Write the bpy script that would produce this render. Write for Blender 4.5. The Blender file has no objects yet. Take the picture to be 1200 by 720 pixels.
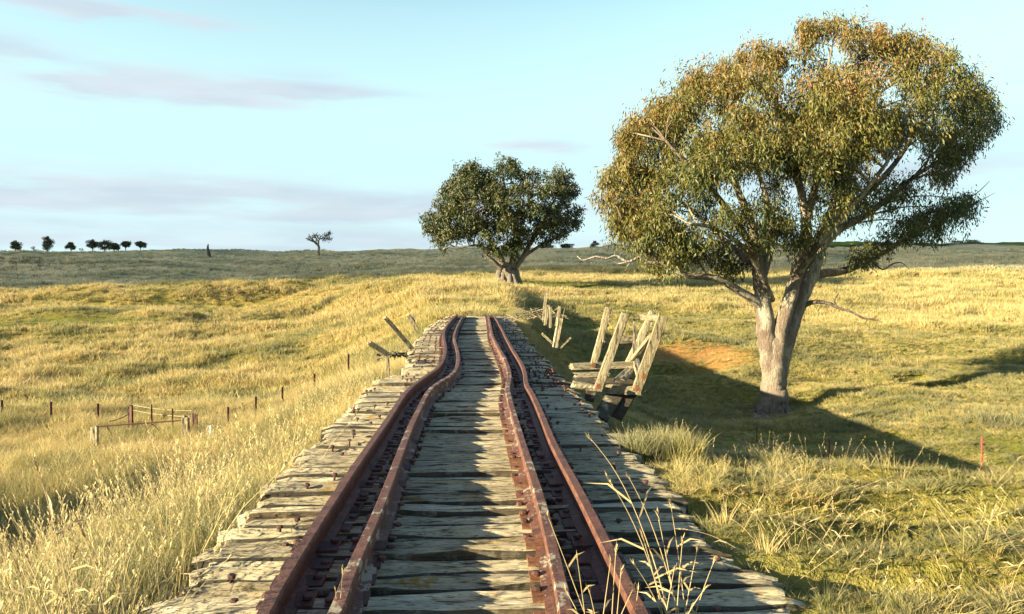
import bpy, math, random
import numpy as np
from mathutils import Vector, Matrix

random.seed(7)
RNG = np.random.default_rng(7)
SC = bpy.context.scene
COL = SC.collection
R = math.radians

# ------------------------------------------------------------------ camera
CAMZ = 1.55
FPX = 900.0
cam_d = bpy.data.cameras.new('camera')
cam = bpy.data.objects.new('camera', cam_d)
COL.objects.link(cam)
cam_d.sensor_width = 36
cam_d.lens = 36 * FPX / 1200
cam_d.clip_start = 0.05
cam_d.clip_end = 8000
YAW = math.atan(50 / FPX)
PITCH = math.atan(27 / FPX)
cam.location = (0, 0, CAMZ)
cam.rotation_euler = (R(90) - PITCH, 0, -YAW)
SC.camera = cam
_rot = cam.rotation_euler.to_matrix()
CR, CU, CF = _rot @ Vector((1, 0, 0)), _rot @ Vector((0, 1, 0)), _rot @ Vector((0, 0, -1))

# ------------------------------------------------------------------ sun, sky, exposure
SUN_EL, SUN_AZ = R(14), R(21)       # light travels towards +x and a little towards +y
SDIR = Vector((math.cos(SUN_EL) * math.cos(SUN_AZ), math.cos(SUN_EL) * math.sin(SUN_AZ), -math.sin(SUN_EL)))
sl = bpy.data.lights.new('sun', 'SUN')
sl.energy = 5.0
sl.angle = R(0.5)
sl.color = (1.0, 0.86, 0.58)
so = bpy.data.objects.new('sun', sl)
so.rotation_euler = SDIR.to_track_quat('-Z', 'Y').to_euler()
COL.objects.link(so)

world = bpy.data.worlds.new('World')
SC.world = world
world.use_nodes = True
wn, wl = world.node_tree.nodes, world.node_tree.links
wn.clear()
out = wn.new('ShaderNodeOutputWorld')
bg = wn.new('ShaderNodeBackground')
bg.inputs['Strength'].default_value = 0.058
sky = wn.new('ShaderNodeTexSky')
sky.sky_type = 'NISHITA'
sky.sun_disc = False
sky.sun_elevation = SUN_EL
sky.sun_rotation = math.atan2(-SDIR.x, -SDIR.y)
sky.altitude = 200
sky.air_density = 1.0
sky.dust_density = 0.6
sky.ozone_density = 1.6
# thin layered cloud, mapped on the sky direction
tc = wn.new('ShaderNodeTexCoord')
sep = wn.new('ShaderNodeSeparateXYZ')
wl.new(tc.outputs['Generated'], sep.inputs[0])
def wmath(op, a, b=None, clamp=False):
    n = wn.new('ShaderNodeMath'); n.operation = op; n.use_clamp = clamp
    for i, v in enumerate((a, b)):
        if v is None: continue
        if isinstance(v, (int, float)): n.inputs[i].default_value = v
        else: wl.new(v, n.inputs[i])
    return n.outputs[0]
az = wmath('ARCTAN2', sep.outputs['X'], sep.outputs['Y'])
comb = wn.new('ShaderNodeCombineXYZ')
wl.new(wmath('MULTIPLY', az, 2.6), comb.inputs[0])
wl.new(wmath('MULTIPLY', sep.outputs['Z'], 17.0), comb.inputs[1])
comb.inputs[2].default_value = 3.3
cn = wn.new('ShaderNodeTexNoise')
cn.inputs['Scale'].default_value = 1.0
cn.inputs['Detail'].default_value = 5.5
cn.inputs['Roughness'].default_value = 0.5
cn.inputs['Distortion'].default_value = 0.25
wl.new(comb.outputs[0], cn.inputs['Vector'])
# soft cloud bands, each an elongated patch on the sky direction (azimuth, height) broken up by noise
nd = wn.new('ShaderNodeTexNoise'); nd.inputs['Scale'].default_value = 3.2; nd.inputs['Detail'].default_value = 5
wl.new(comb.outputs[0], nd.inputs['Vector'])
zz = wmath('ADD', sep.outputs['Z'], wmath('MULTIPLY', wmath('SUBTRACT', nd.outputs['Fac'], .5), .030))
aa = wmath('ADD', az, wmath('MULTIPLY', wmath('SUBTRACT', cn.outputs['Fac'], .5), .25))
BANDS = [(-.42, .226, .22, .022, 1.2), (-.62, .240, .16, .030, 1.2), (-.22, .236, .14, .014, 1.0), (-.40, .297, .13, .011, 1.1), (-.70, .310, .07, .012, .7), (-.20, .252, .10, .014, .4),
         (-.45, .108, .45, .034, 1.0), (-.10, .100, .30, .030, .9), (.10, .175, .07, .012, .8), (.45, .120, .35, .03, .7), (.68, .225, .08, .014, .8), (-.5, .055, .9, .030, .7), (.9, .19, .3, .03, .7), (-1.1, .2, .3, .05, .8)]
acc = None
for (a0, z0, wa, wz, st) in BANDS:
    u = wmath('DIVIDE', wmath('SUBTRACT', aa, a0), wa); w_ = wmath('DIVIDE', wmath('SUBTRACT', zz, z0), wz)
    r2 = wmath('ADD', wmath('MULTIPLY', u, u), wmath('MULTIPLY', w_, w_))
    g_ = wmath('MULTIPLY', wmath('EXPONENT', wmath('MULTIPLY', r2, -1.0)), st)
    acc = g_ if acc is None else wmath('MAXIMUM', acc, g_)
craw = wmath('MULTIPLY', acc, wmath('ADD', wmath('ADD', wmath('MULTIPLY', cn.outputs['Fac'], 2.0), wmath('MULTIPLY', nd.outputs['Fac'], 1.6)), -.95))
csm = wn.new('ShaderNodeMapRange'); csm.interpolation_type = 'SMOOTHSTEP'; wl.new(craw, csm.inputs['Value'])
csm.inputs['From Min'].default_value = .08; csm.inputs['From Max'].default_value = .85
cmask = csm.outputs[0]
# clear sky: pale cyan in the lower sky, natural deep blue overhead
hi = wn.new('ShaderNodeMapRange'); wl.new(sep.outputs['Z'], hi.inputs['Value'])
hi.inputs['From Min'].default_value = .33; hi.inputs['From Max'].default_value = .60
gcol = wn.new('ShaderNodeMix'); gcol.data_type = 'RGBA'; wl.new(hi.outputs[0], gcol.inputs[0])
gcol.inputs[6].default_value = (1.75, 1.75, 1.30, 1); gcol.inputs[7].default_value = (.85, .98, 1.22, 1)
gain = wn.new('ShaderNodeMix'); gain.data_type = 'RGBA'; gain.blend_type = 'MULTIPLY'
gain.inputs[0].default_value = 1.0
wl.new(sky.outputs[0], gain.inputs[6]); wl.new(gcol.outputs[2], gain.inputs[7])
# thin high veil evens the glow near the horizon
veil = wn.new('ShaderNodeMix'); veil.data_type = 'RGBA'
vf = wn.new('ShaderNodeMapRange'); wl.new(sep.outputs['Z'], vf.inputs['Value'])
vf.inputs['From Min'].default_value = .36; vf.inputs['From Max'].default_value = .16; vf.inputs['To Max'].default_value = .93
wl.new(vf.outputs[0], veil.inputs[0]); wl.new(gain.outputs[2], veil.inputs[6])
veil.inputs[7].default_value = (2.85, 4.05, 4.35, 1)
cloudcol = wn.new('ShaderNodeMix'); cloudcol.data_type = 'RGBA'
n2 = wn.new('ShaderNodeTexNoise'); n2.inputs['Scale'].default_value = 2.3; n2.inputs['Detail'].default_value = 3
wl.new(comb.outputs[0], n2.inputs['Vector'])
cr2 = wn.new('ShaderNodeMapRange'); wl.new(n2.outputs['Fac'], cr2.inputs['Value'])
cr2.inputs['From Min'].default_value = 0.38; cr2.inputs['From Max'].default_value = 0.65
wl.new(cr2.outputs[0], cloudcol.inputs[0])
cloudcol.inputs[6].default_value = (2.62, 3.18, 3.58, 1)
cloudcol.inputs[7].default_value = (3.05, 3.5, 3.8, 1)
cmix = wn.new('ShaderNodeMix'); cmix.data_type = 'RGBA'
wl.new(wmath('MULTIPLY', cmask, 1.0), cmix.inputs[0])
wl.new(veil.outputs[2], cmix.inputs[6])
wl.new(cloudcol.outputs[2], cmix.inputs[7])
wl.new(cmix.outputs[2], bg.inputs['Color'])
wl.new(bg.outputs[0], out.inputs[0])

SC.view_settings.view_transform = 'Standard'
SC.view_settings.look = 'None'
SC.view_settings.exposure = 2.05
SC.view_settings.gamma = 1
SC.view_settings.use_curve_mapping = False
SC.cycles.max_bounces = 5
SC.cycles.diffuse_bounces = 2
SC.cycles.glossy_bounces = 2
SC.cycles.transmission_bounces = 3
SC.cycles.use_denoising = True

# ------------------------------------------------------------------ helpers
def ray(px, py):
    return CF + CR * ((px - 600) / FPX) - CU * ((py - 360) / FPX)
def at(px, py, Y):
    d = ray(px, py); t = Y / d.y
    return Vector((d.x * t, Y, CAMZ + d.z * t))
def onz(px, py, z):
    d = ray(px, py); t = (z - CAMZ) / d.z
    return Vector((d.x * t, d.y * t, z))

def hash2(ix, iy, seed):
    h = (ix * 374761393 + iy * 668265263 + seed * 1274126177) & 0xffffffff
    h = ((h ^ (h >> 13)) * 1103515245) & 0xffffffff
    h = (h ^ (h >> 16)) & 0xffff
    return h / 65535.0
def vnoise(x, y, seed=0):
    x = np.asarray(x, float); y = np.asarray(y, float)
    ix = np.floor(x).astype(np.int64); iy = np.floor(y).astype(np.int64)
    fx = x - ix; fy = y - iy
    fx = fx * fx * (3 - 2 * fx); fy = fy * fy * (3 - 2 * fy)
    a = hash2(ix, iy, seed); b = hash2(ix + 1, iy, seed)
    c = hash2(ix, iy + 1, seed); d = hash2(ix + 1, iy + 1, seed)
    return (a * (1 - fx) + b * fx) * (1 - fy) + (c * (1 - fx) + d * fx) * fy
def fbm(x, y, seed=0, oct=4):
    s = 0; a = 0.5; t = 0
    for o in range(oct):
        s = s + a * vnoise(np.asarray(x) * 2 ** o, np.asarray(y) * 2 ** o, seed + o * 17); t += a; a *= 0.5
    return s / t

def tag(o, label=None, cat=None, group=None, kind=None):
    if label: o['label'] = label
    if cat: o['category'] = cat
    if group: o['group'] = group
    if kind: o['kind'] = kind
    return o
def empty(name, loc, label=None, cat=None, group=None):
    o = bpy.data.objects.new(name, None); COL.objects.link(o)
    o.location = loc; o.empty_display_size = 0.2
    return tag(o, label, cat, group)
def link(name, me, mat=None, parent=None):
    """vertices are in world space; shift them into the parent's space"""
    o = bpy.data.objects.new(name, me); COL.objects.link(o)
    if mat:
        for m in (mat if isinstance(mat, (list, tuple)) else [mat]): me.materials.append(m)
    if parent:
        me.transform(Matrix.Translation(-Vector(parent_world(parent))))
        o.parent = parent
    return o
def parent_world(p):
    v = Vector(p.location)
    while p.parent: p = p.parent; v += Vector(p.location)
    return v
class MB:
    def __init__(s): s.v = []; s.f = []; s.m = []
    def add(s, vs, fs, mi=0):
        b = len(s.v); s.v += [tuple(v) for v in vs]
        s.f += [tuple(i + b for i in f) for f in fs]; s.m += [mi] * len(fs)
    def build(s, name, mat, parent=None, smooth=False):
        me = bpy.data.meshes.new(name); me.from_pydata(s.v, [], s.f)
        me.polygons.foreach_set('material_index', s.m)
        if smooth: me.polygons.foreach_set('use_smooth', [True] * len(s.f))
        me.update()
        return link(name, me, mat, parent)
    def tube(s, pts, rads, n=8, jag=0.0, mi=0, cap=True):
        pts = [Vector(p) for p in pts]; rings = []; prev = None
        for i, p in enumerate(pts):
            d = (pts[min(i + 1, len(pts) - 1)] - pts[max(i - 1, 0)]).normalized()
            if prev is None:
                a = Vector((0, 1, 0)) if abs(d.y) < 0.8 else Vector((1, 0, 0))
            else: a = prev
            u = (a - d * a.dot(d)).normalized(); w = d.cross(u); prev = u
            ring = []
            for k in range(n):
                t = 2 * math.pi * k / n
                rr = rads[i] * (1 + jag * (random.random() - 0.5))
                ring.append(p + (u * math.cos(t) + w * math.sin(t)) * rr)
            rings.append(ring)
        vs = [v for r in rings for v in r]; fs = []
        for i in range(len(pts) - 1):
            for k in range(n):
                a = i * n + k; b = i * n + (k + 1) % n
                fs.append((a, b, b + n, a + n))
        if cap:
            fs.append(tuple(range(n))[::-1]); fs.append(tuple(range((len(pts) - 1) * n, len(pts) * n)))
        s.add(vs, fs, mi)
    def timber(s, p0, p1, w, h, up=Vector((0, 0, 1)), seg=8, rough=0.006, ends=0.02, mi=0):
        """weathered sawn beam from p0 to p1; w across, h along 'up'"""
        p0 = Vector(p0); p1 = Vector(p1); d = (p1 - p0); L = d.length; d.normalize()
        up = (up - d * up.dot(d)).normalized(); sd = d.cross(up)
        prof = [(-.5, -.42), (-.42, -.5), (0, -.5), (.42, -.5), (.5, -.42), (.5, 0), (.5, .42), (.42, .5), (.12, .5), (.03, .46), (-.06, .5), (-.42, .5), (-.5, .42), (-.5, 0)]
        n = len(prof); vs = []
        offs = [random.uniform(-rough, rough) for _ in prof]
        for i in range(seg + 1):
            t = i / seg
            for k, (a, b) in enumerate(prof):
                j = random.uniform(-rough, rough) * .6 + offs[k]
                e = 0
                if i == 0: e = random.uniform(-ends, ends)
                if i == seg: e = random.uniform(-ends, ends)
                vs.append(p0 + d * (L * t + e) + sd * (a * w + j) + up * (b * h + j))
        fs = []
        for i in range(seg):
            for k in range(n):
                a = i * n + k; b = i * n + (k + 1) % n
                fs.append((a, b, b + n, a + n))
        fs.append(tuple(range(n))[::-1]); fs.append(tuple(range(seg * n, seg * n + n)))
        s.add(vs, fs, mi)

# ------------------------------------------------------------------ material helpers
def mat(name):
    m = bpy.data.materials.new(name); m.use_nodes = True
    nt = m.node_tree; nt.nodes.clear()
    o = nt.nodes.new('ShaderNodeOutputMaterial')
    b = nt.nodes.new('ShaderNodeBsdfPrincipled')
    b.inputs['Specular IOR Level'].default_value = 0.25
    nt.links.new(b.outputs[0], o.inputs[0])
    return m, nt, b, o
class N:
    def __init__(s, nt): s.nt = nt
    def n(s, t): return s.nt.nodes.new(t)
    def l(s, a, b): s.nt.links.new(a, b)
    def pos(s, scale=(1, 1, 1), obj=False):
        if obj: v = s.n('ShaderNodeTexCoord').outputs['Object']
        else: v = s.n('ShaderNodeNewGeometry').outputs['Position']
        mp = s.n('ShaderNodeMapping'); mp.inputs['Scale'].default_value = scale
        s.l(v, mp.inputs[0]); return mp.outputs[0]
    def noise(s, vec, scale, detail=4, rough=.55, dist=0):
        n = s.n('ShaderNodeTexNoise'); s.l(vec, n.inputs['Vector'])
        n.inputs['Scale'].default_value = scale; n.inputs['Detail'].default_value = detail
        n.inputs['Roughness'].default_value = rough; n.inputs['Distortion'].default_value = dist
        return n.outputs['Fac']
    def rng(s, v, a, b, c=0.0, d=1.0):
        n = s.n('ShaderNodeMapRange'); s.l(v, n.inputs['Value'])
        for k, x in zip(('From Min', 'From Max', 'To Min', 'To Max'), (a, b, c, d)): n.inputs[k].default_value = x
        return n.outputs[0]
    def mix(s, f, a, b, mode='MIX'):
        n = s.n('ShaderNodeMix'); n.data_type = 'RGBA'; n.blend_type = mode
        for i, v in ((0, f), (6, a), (7, b)):
            if isinstance(v, (int, float)): n.inputs[i].default_value = v
            elif isinstance(v, tuple): n.inputs[i].default_value = (*v, 1)
            else: s.l(v, n.inputs[i])
        return n.outputs[2]
    def math(s, op, a, b=0.0, clamp=False):
        n = s.n('ShaderNodeMath'); n.operation = op; n.use_clamp = clamp
        for i, v in ((0, a), (1, b)):
            if isinstance(v, (int, float)): n.inputs[i].default_value = v
            else: s.l(v, n.inputs[i])
        return n.outputs[0]
    def attr(s, name, inst=False):
        n = s.n('ShaderNodeAttribute'); n.attribute_name = name
        n.attribute_type = 'INSTANCER' if inst else 'GEOMETRY'
        return n.outputs['Fac']
    def bump(s, h, b, strength=.5, dist=.02):
        n = s.n('ShaderNodeBump'); n.inputs['Strength'].default_value = strength; n.inputs['Distance'].default_value = dist
        s.l(h, n.inputs['Height']); s.l(n.outputs[0], b.inputs['Normal'])

def wood_mat(name, grain=(1, 14, 8), pale=(.56, .485, .32), mid=(.34, .29, .18), dark=(.04, .032, .022), lichen=.0, brown=.35, obj=False):
    m, nt, b, o = mat(name); q = N(nt)
    v = q.pos(grain, obj); v1 = q.pos((1, 1, 1), obj)
    g = q.noise(v, 3.0, 8, .62, .4)
    g2 = q.noise(v, 14.0, 5, .6)
    blot = q.noise(v1, 2.2, 4, .6)
    blot2 = q.noise(v1, 5.0, 4, .6)
    c = q.mix(q.rng(g, .38, .62), mid, pale)
    c = q.mix(q.rng(blot, .5, .68, 0, brown), c, (.19, .13, .06))
    c = q.mix(q.rng(blot2, .55, .72, 0, .55), c, (.56, .51, .37))
    c = q.mix(q.rng(g2, .37, .47, .8, 0), c, dark)
    c = q.mix(q.rng(g, .36, .43, .9, 0), c, dark)
    if lichen:
        l1 = q.noise(v1, 1.7, 3, .6); l2 = q.noise(v1, 30, 3, .7)
        f = q.math('MULTIPLY', q.rng(l1, .60, .68), q.rng(l2, .42, .55))
        c = q.mix(q.math('MULTIPLY', f, lichen), c, (.33, .20, .025))
    q.l(c, b.inputs['Base Color'])
    b.inputs['Roughness'].default_value = .9
    oi = q.n('ShaderNodeObjectInfo'); c = q.mix(1.0, c, q.mix(oi.outputs['Random'], (.72, .70, .66), (1.12, 1.12, 1.10)), 'MULTIPLY'); q.l(c, b.inputs['Base Color'])
    h = q.math('ADD', q.math('MULTIPLY', g, 1.0), q.math('MULTIPLY', g2, .45))
    q.bump(h, b, .9, .03)
    return m
def rust_mat(name, base=(.070, .027, .017), lite=(.20, .082, .046), dark=(.025, .012, .009), paint=0.0):
    m, nt, b, o = mat(name); q = N(nt)
    v = q.pos()
    a = q.noise(v, 6, 8, .75); c2 = q.noise(v, 45, 5, .75)
    c = q.mix(q.rng(a, .35, .65), base, lite)
    c = q.mix(q.rng(c2, .38, .54, .75, 0), c, dark)
    if paint:
        pv = q.pos((1, .7, 1)); pn = q.noise(pv, 7, 5, .75)
        c = q.mix(q.math('MULTIPLY', q.rng(pn, .56, .60), paint), c, (.34, .30, .21))
    q.l(c, b.inputs['Base Color'])
    b.inputs['Roughness'].default_value = .62
    b.inputs['Specular IOR Level'].default_value = .4
    q.bump(q.math('ADD', c2, a), b, .9, .008)
    return m

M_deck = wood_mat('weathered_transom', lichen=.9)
M_side = wood_mat('transom_side_gap_shade', pale=(.10, .085, .055), mid=(.055, .046, .03), brown=.5)  # dark tone puts the shade of the gaps into the plank sides
M_post = wood_mat('weathered_post', grain=(10, 10, 1.2), pale=(.40, .34, .21), mid=(.26, .21, .12), brown=.2)
M_board = wood_mat('weathered_board', grain=(1, 8, 8), pale=(.36, .31, .20), mid=(.22, .18, .11), brown=.3)
M_dark = wood_mat('dark_timber', pale=(.09, .075, .055), mid=(.06, .05, .038), brown=.2)
M_rust = rust_mat('rusty_rail')
M_rustp = rust_mat('rusty_painted_rail', paint=.8)
M_orange = rust_mat('orange_rust', base=(.15, .055, .02), lite=(.24, .11, .04), dark=(.06, .025, .015))
M_spike = rust_mat('dark_rust', base=(.06, .024, .017), lite=(.13, .05, .03))
M_stake = rust_mat('rusty_stake', base=(.09, .035, .02), lite=(.16, .06, .035))
M_red = rust_mat('red_painted_stake', base=(.26, .035, .022), lite=(.34, .06, .035), dark=(.18, .04, .03))
M_white = wood_mat('white_paint', grain=(8, 8, 2), pale=(.78, .77, .74), mid=(.70, .69, .66), dark=(.4, .4, .38), brown=.05)

# ------------------------------------------------------------------ terrain
CP = []
def cp(px, py, Y):
    p = at(px, py, Y); CP.append((p.x, p.y, p.z))
for x, y, z in [(8, 12, -2.9), (9.5, 16, -3.2), (10.5, 22, -3.4), (11.4, 29, -3.45), (11, 38, -2.9), (9, 50, -1.6), (6.5, 24, -3.3), (6.5, 34, -2.6), (6, 44, -1.4), (4.5, 60, -.2),
                (2, 3.5, -.10), (2.2, 7, -.14), (3, 4, -.08), (3, 7, -.14), (7, 5, -.15), (7, 7.4, -.25), (14, 4, -.3), (14, 7, -.5), (25, 5, -.8), (3.2, 8.6, -.55), (4, 9.8, -1.5), (8, 8.4, -.7), (8, 9.8, -1.75), (14, 8.0, -1.0), (14, 9.5, -2.0), (5.5, 11, -2.3), (12, 11.5, -2.7), (5, 16, -2.9), (5, 21, -3.2), (4, 2, -.1), (10, 1, -.2), (0, 2, -.5), (0, -8, -.5), (0, 0, -.5), (1.5, 0, -.5), (-1.5, 0, -.6), (0, -2, -.5), (3, -3, -.5), (-3, -2, -1.1), (-4, 1, -1.4), (4, 0, -.45), (12, -8, -.7), (40, -10, -1), (-15, -8, -3), (-40, -10, -4), (0, -60, -2), (200, 0, 0), (-200, 0, -2), (60, 25, -2), (100, 100, 3), (-110, 60, -1),
                (-4, 4, -1.3), (-6, 8, -2.6), (-10, 12, -3.1),
                (-10, 78, 2.0), (-5, 80, 2.1), (0, 80, 1.6), (5, 82, 1.3)]:
    CP.append((x, y, z))
for a in [(1200, 590, 15.7), (1200, 540, 18.5), (1200, 500, 22), (1200, 420, 38), (1200, 370, 60), (1200, 333, 92), (1200, 318, 122), (1200, 300, 260), (1200, 289, 420),
          (1080, 470, 27), (1000, 440, 36), (1000, 400, 46), (1000, 360, 68), (1000, 333, 93), (1000, 319, 122), (1000, 300, 260), (1000, 289, 420),
          (820, 425, 37), (820, 400, 42), (800, 375, 54), (800, 345, 78), (800, 329, 100), (800, 318, 140), (800, 303, 250), (800, 290, 420),
          (690, 345, 76), (700, 328, 100), (600, 322, 120), (600, 312, 180), (600, 303, 260), (600, 292, 420),
          (0, 600, 16), (0, 540, 22), (0, 480, 32), (0, 430, 48), (0, 380, 75), (0, 347, 105), (0, 322, 170), (0, 298, 400),
          (200, 520, 24), (200, 470, 36), (200, 420, 52), (200, 380, 72), (200, 340, 108), (200, 320, 170), (200, 298, 400),
          (350, 440, 42), (350, 400, 58), (350, 375, 74), (340, 366, 80), (350, 346, 100), (350, 325, 170), (350, 297, 400),
          (430, 372, 55), (420, 345, 78), (450, 315, 180), (450, 296, 400)]:
    cp(*a)
for th in range(-180, 180, 15):
    CP.append((900 * math.sin(R(th)), 900 * math.cos(R(th)), 18 if abs(th) < 75 else 5))
    CP.append((3200 * math.sin(R(th)), 3200 * math.cos(R(th)), -40))
cp(1200, 287, 520); cp(1000, 287.5, 520); cp(1330, 287, 520); cp(1200, 286.5, 620); cp(1000, 287, 620); cp(1000, 289, 760); cp(850, 291, 700)
CPa = np.array(CP)
def embed(x, y):
    r = np.sqrt(x * x + y * y) + 1.5
    return np.stack([x / r * .9, y / r * .9, np.log(r) * .8], -1)
_E = embed(CPa[:, 0], CPa[:, 1])
def kern(d): return -np.sqrt(d * d + .004)
_K = kern(np.linalg.norm(_E[:, None] - _E[None], axis=-1))
_P = np.concatenate([np.ones((len(CPa), 1)), _E], 1)
_n = len(CPa)
_A = np.block([[_K + np.eye(_n) * .01, _P], [_P.T, np.zeros((4, 4))]])
_W = np.linalg.solve(_A, np.concatenate([CPa[:, 2], np.zeros(4)]))
def edgeL(y): return np.interp(y, [3, 5.2, 9.5, 13.0, 13.4, 15.5, 17, 28, 33, 37], [-1.47, -1.52, -1.52, -1.48, -1.12, -1.15, -1.40, -1.48, -1.3, -1.05])
def edgeR(y): return np.interp(y, [3, 6, 11, 13, 13.5, 16, 22, 30, 37], [1.46, 1.50, 1.55, 1.55, 1.45, 1.54, 1.62, 1.8, 1.95])

def base_h(x, y):
    E = embed(x, y); out = np.empty(len(x))
    for i in range(0, len(x), 20000):
        e = E[i:i + 20000]
        k = kern(np.linalg.norm(e[:, None] - _E[None], axis=-1))
        out[i:i + 20000] = k @ _W[:_n] + np.concatenate([np.ones((len(e), 1)), e], 1) @ _W[_n:]
    return out
def ground(x, y, rough=True):
    x = np.atleast_1d(np.asarray(x, float)); y = np.atleast_1d(np.asarray(y, float))
    sh = x.shape; x = x.ravel(); y = y.ravel()
    b = base_h(x, y)
    e = np.interp(y, [-60, 6.5, 9.5, 28, 34, 36.3, 38, 60, 82, 120, 140], [-.33, -.33, -.75, -.75, -.35, -.22, .02, .75, 1.62, 2.6, -10])
    xc = np.interp(y, [0, 20, 36, 84], [0, .1, .5, -1.5])
    w = np.interp(y, [0, 34, 44, 84], [1.9, 1.9, 2.4, 4.5])
    side = np.maximum(np.abs(x - xc) - w, 0)
    sl_ = np.where(x > xc, 1 / 1.75, 1 / 2.0)
    emb = e - side * sl_
    k = .25
    z = np.logaddexp(b / k, emb / k) * k
    z = np.where(emb > b + 2.5, emb, z)
    if rough:
        r = np.hypot(x, y)
        on = np.clip((np.abs(x - xc) - 1.7) / 1.0, 0, 1); on = np.where(y > 38, 1, on)
        z = z + on * (fbm(x / 1.1, y / 1.1, 5, 3) - .5) * .26
        z = z + on * (fbm(x / 5, y / 5, 9, 3) - .5) * np.clip(r / 30, .25, 1.3) * .9
        z = z + (fbm(x / 40, y / 40, 3, 3) - .5) * np.clip((r - 60) / 200, 0, 1) * 6
        z = z + (fbm(x / 17, y / 9, 13, 3) - .5) * 3.0 * np.clip((r - 42) / 25, 0, 1) * np.clip((145 - r) / 25, 0, 1) * np.clip((-x - 9) / 8, 0, 1)
        # cut bank of the creek on the left small scours on the right, near hollows added for shadow bands
        def dent(cx, cy, ax, ay, ang, depth):
            c, s = math.cos(ang), math.sin(ang)
            u = ((x - cx) * c + (y - cy) * s) / ax; v = (-(x - cx) * s + (y - cy) * c) / ay
            return -depth * np.exp(-(u * u + v * v) ** 2)
        for (px, py, Y, ax, ay, an, dp) in DENTS:
            p = at(px, py, Y); z = z + dent(p.x, Y, ax, ay, an, dp)
    # the sheet stays under the deck
    dk = (x > edgeL(y) + .04) & (x < edgeR(y) - .03) & (y > 2.5) & (y < 36.4)
    z = np.where(dk, np.minimum(z, -.33), z)
    return z.reshape(sh)
DENTS = [(930, 600, 5.4, 1.9, .24, .12, .36), (1080, 640, 4.9, 1.2, .22, .25, .32), (1000, 690, 4.0, 1.0, .2, .05, .25), (870, 560, 6.9, 1.3, .2, -.1, .12), (1130, 575, 6.6, 1.3, .35, .3, .22), (345, 368, 78, 2.2, 1.2, .2, 2.0), (335, 350, 90, 9, 2.2, -.4, 2.6), (270, 343, 100, 15, 3.5, .1, 2.0), (120, 385, 70, 12, 3, .15, 1.0), (60, 350, 98, 16, 3, -.1, 1.4), (240, 370, 78, 1.6, 7, .0, .5), (1068, 436, 34, 1.0, .6, .6, .5), (1110, 446, 32, 2.6, .55, .45, .55), (1180, 418, 38, 3.4, .9, .5, .6), (960, 462, 30, 1.6, .5, .1, .2),
         (790, 415, 37, 3.0, 1.5, .3, .8)]

def hit(px, py, y0=3.0, y1=700.0):
    """where the sight line through a photo pixel meets the ground"""
    d = ray(px, py); Ys = np.geomspace(y0, y1, 700); t = Ys / d.y
    g = ground(d.x * t, Ys); zz_ = CAMZ + d.z * t
    k = np.argmax(g >= zz_); return Vector((d.x * t[k], Ys[k], g[k]))
def gh(x, y): return float(ground(np.array([x]), np.array([y]))[0])

angs = np.concatenate([np.arange(-180, -48, 4.0), np.arange(-48, 48, .28), np.arange(48, 180, 4.0)])
angs = np.radians(angs); na = len(angs)
rads = 1.2 * (3200 / 1.2) ** (np.arange(0, 331) / 330)
TH, RR = np.meshgrid(angs, rads)
X = (RR * np.sin(TH)).ravel(); Y = (RR * np.cos(TH)).ravel(); Z = ground(X, Y)
verts = np.stack([X, Y, Z], -1)
nr = len(rads)
i, j = np.meshgrid(np.arange(nr - 1), np.arange(na), indexing='ij')
j2 = (j + 1) % na
faces = np.stack([i * na + j, i * na + j2, (i + 1) * na + j2, (i + 1) * na + j], -1).reshape(-1, 4)[:, ::-1]
cidx = len(verts); verts = np.vstack([verts, [[0, 0, gh(0.01, 0.01)]]])
fl = faces.tolist() + [(int(a), int((a + 1) % na), cidx) for a in range(na)][::1]
me = bpy.data.meshes.new('ground'); me.from_pydata(verts.tolist(), [], fl)
me.polygons.foreach_set('use_smooth', [True] * len(me.polygons))
vx, vy = verts[:, 0], verts[:, 1]
def blob(px, py, Yc, rx, ry, x=None, y=None):
    p = at(px, py, Yc); return np.exp(-(((x - p.x) / rx) ** 2 + ((y - Yc) / ry) ** 2))
def soilmask(x, y):
    s = blob(838, 405, 40, 2.0, 2.4, x, y) * 1.2 + blob(778, 402, 41, 2.6, 1.2, x, y) + blob(345, 366, 80, 2, 1.2, x, y) * .35
    return np.clip(s * (.5 + fbm(x / 1.5, y / 1.5, 31, 4)), 0, 1)
def goldmask(x, y):
    """1 golden tall grass, 0 short green turf"""
    r = np.hypot(x, y); th = np.degrees(np.arctan2(x, y))
    g = fbm(x / 9, y / 6, 21, 4)
    g = np.clip((g - .38) / .25, 0, 1)
    right = x > 1.5
    far = np.clip((r - 52) / 22, 0, 1)
    gr = np.where(right, np.clip(.10 + .35 * g + .7 * far, 0, 1), .62 + .38 * g)
    # left: some olive in the middle distance
    l2 = blob(60, 385, 72, 22, 10, x, y)
    gr = np.where(right, gr, gr - .55 * l2 * (1 - g * .5))
    gr = gr - blob(655, 334, 86, 7, 7, x, y) * 1.1
    # the golden mound over the old line beyond the bridge
    gr = np.maximum(gr, blob(500, 340, 66, 13, 17, x, y) * 1.5 * (th < 4))
    return np.clip(gr, 0, 1)
def farfield(x, y):
    return np.clip((y - 412) / 14, 0, 1) * np.clip((x - 60) / 60, 0, 1)
for nm, arr in (('soil', soilmask(vx, vy)), ('gold', goldmask(vx, vy)), ('crop', farfield(vx, vy))):
    at_ = me.attributes.new(nm, 'FLOAT', 'POINT'); at_.data.foreach_set('value', arr.astype(np.float32))

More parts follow.
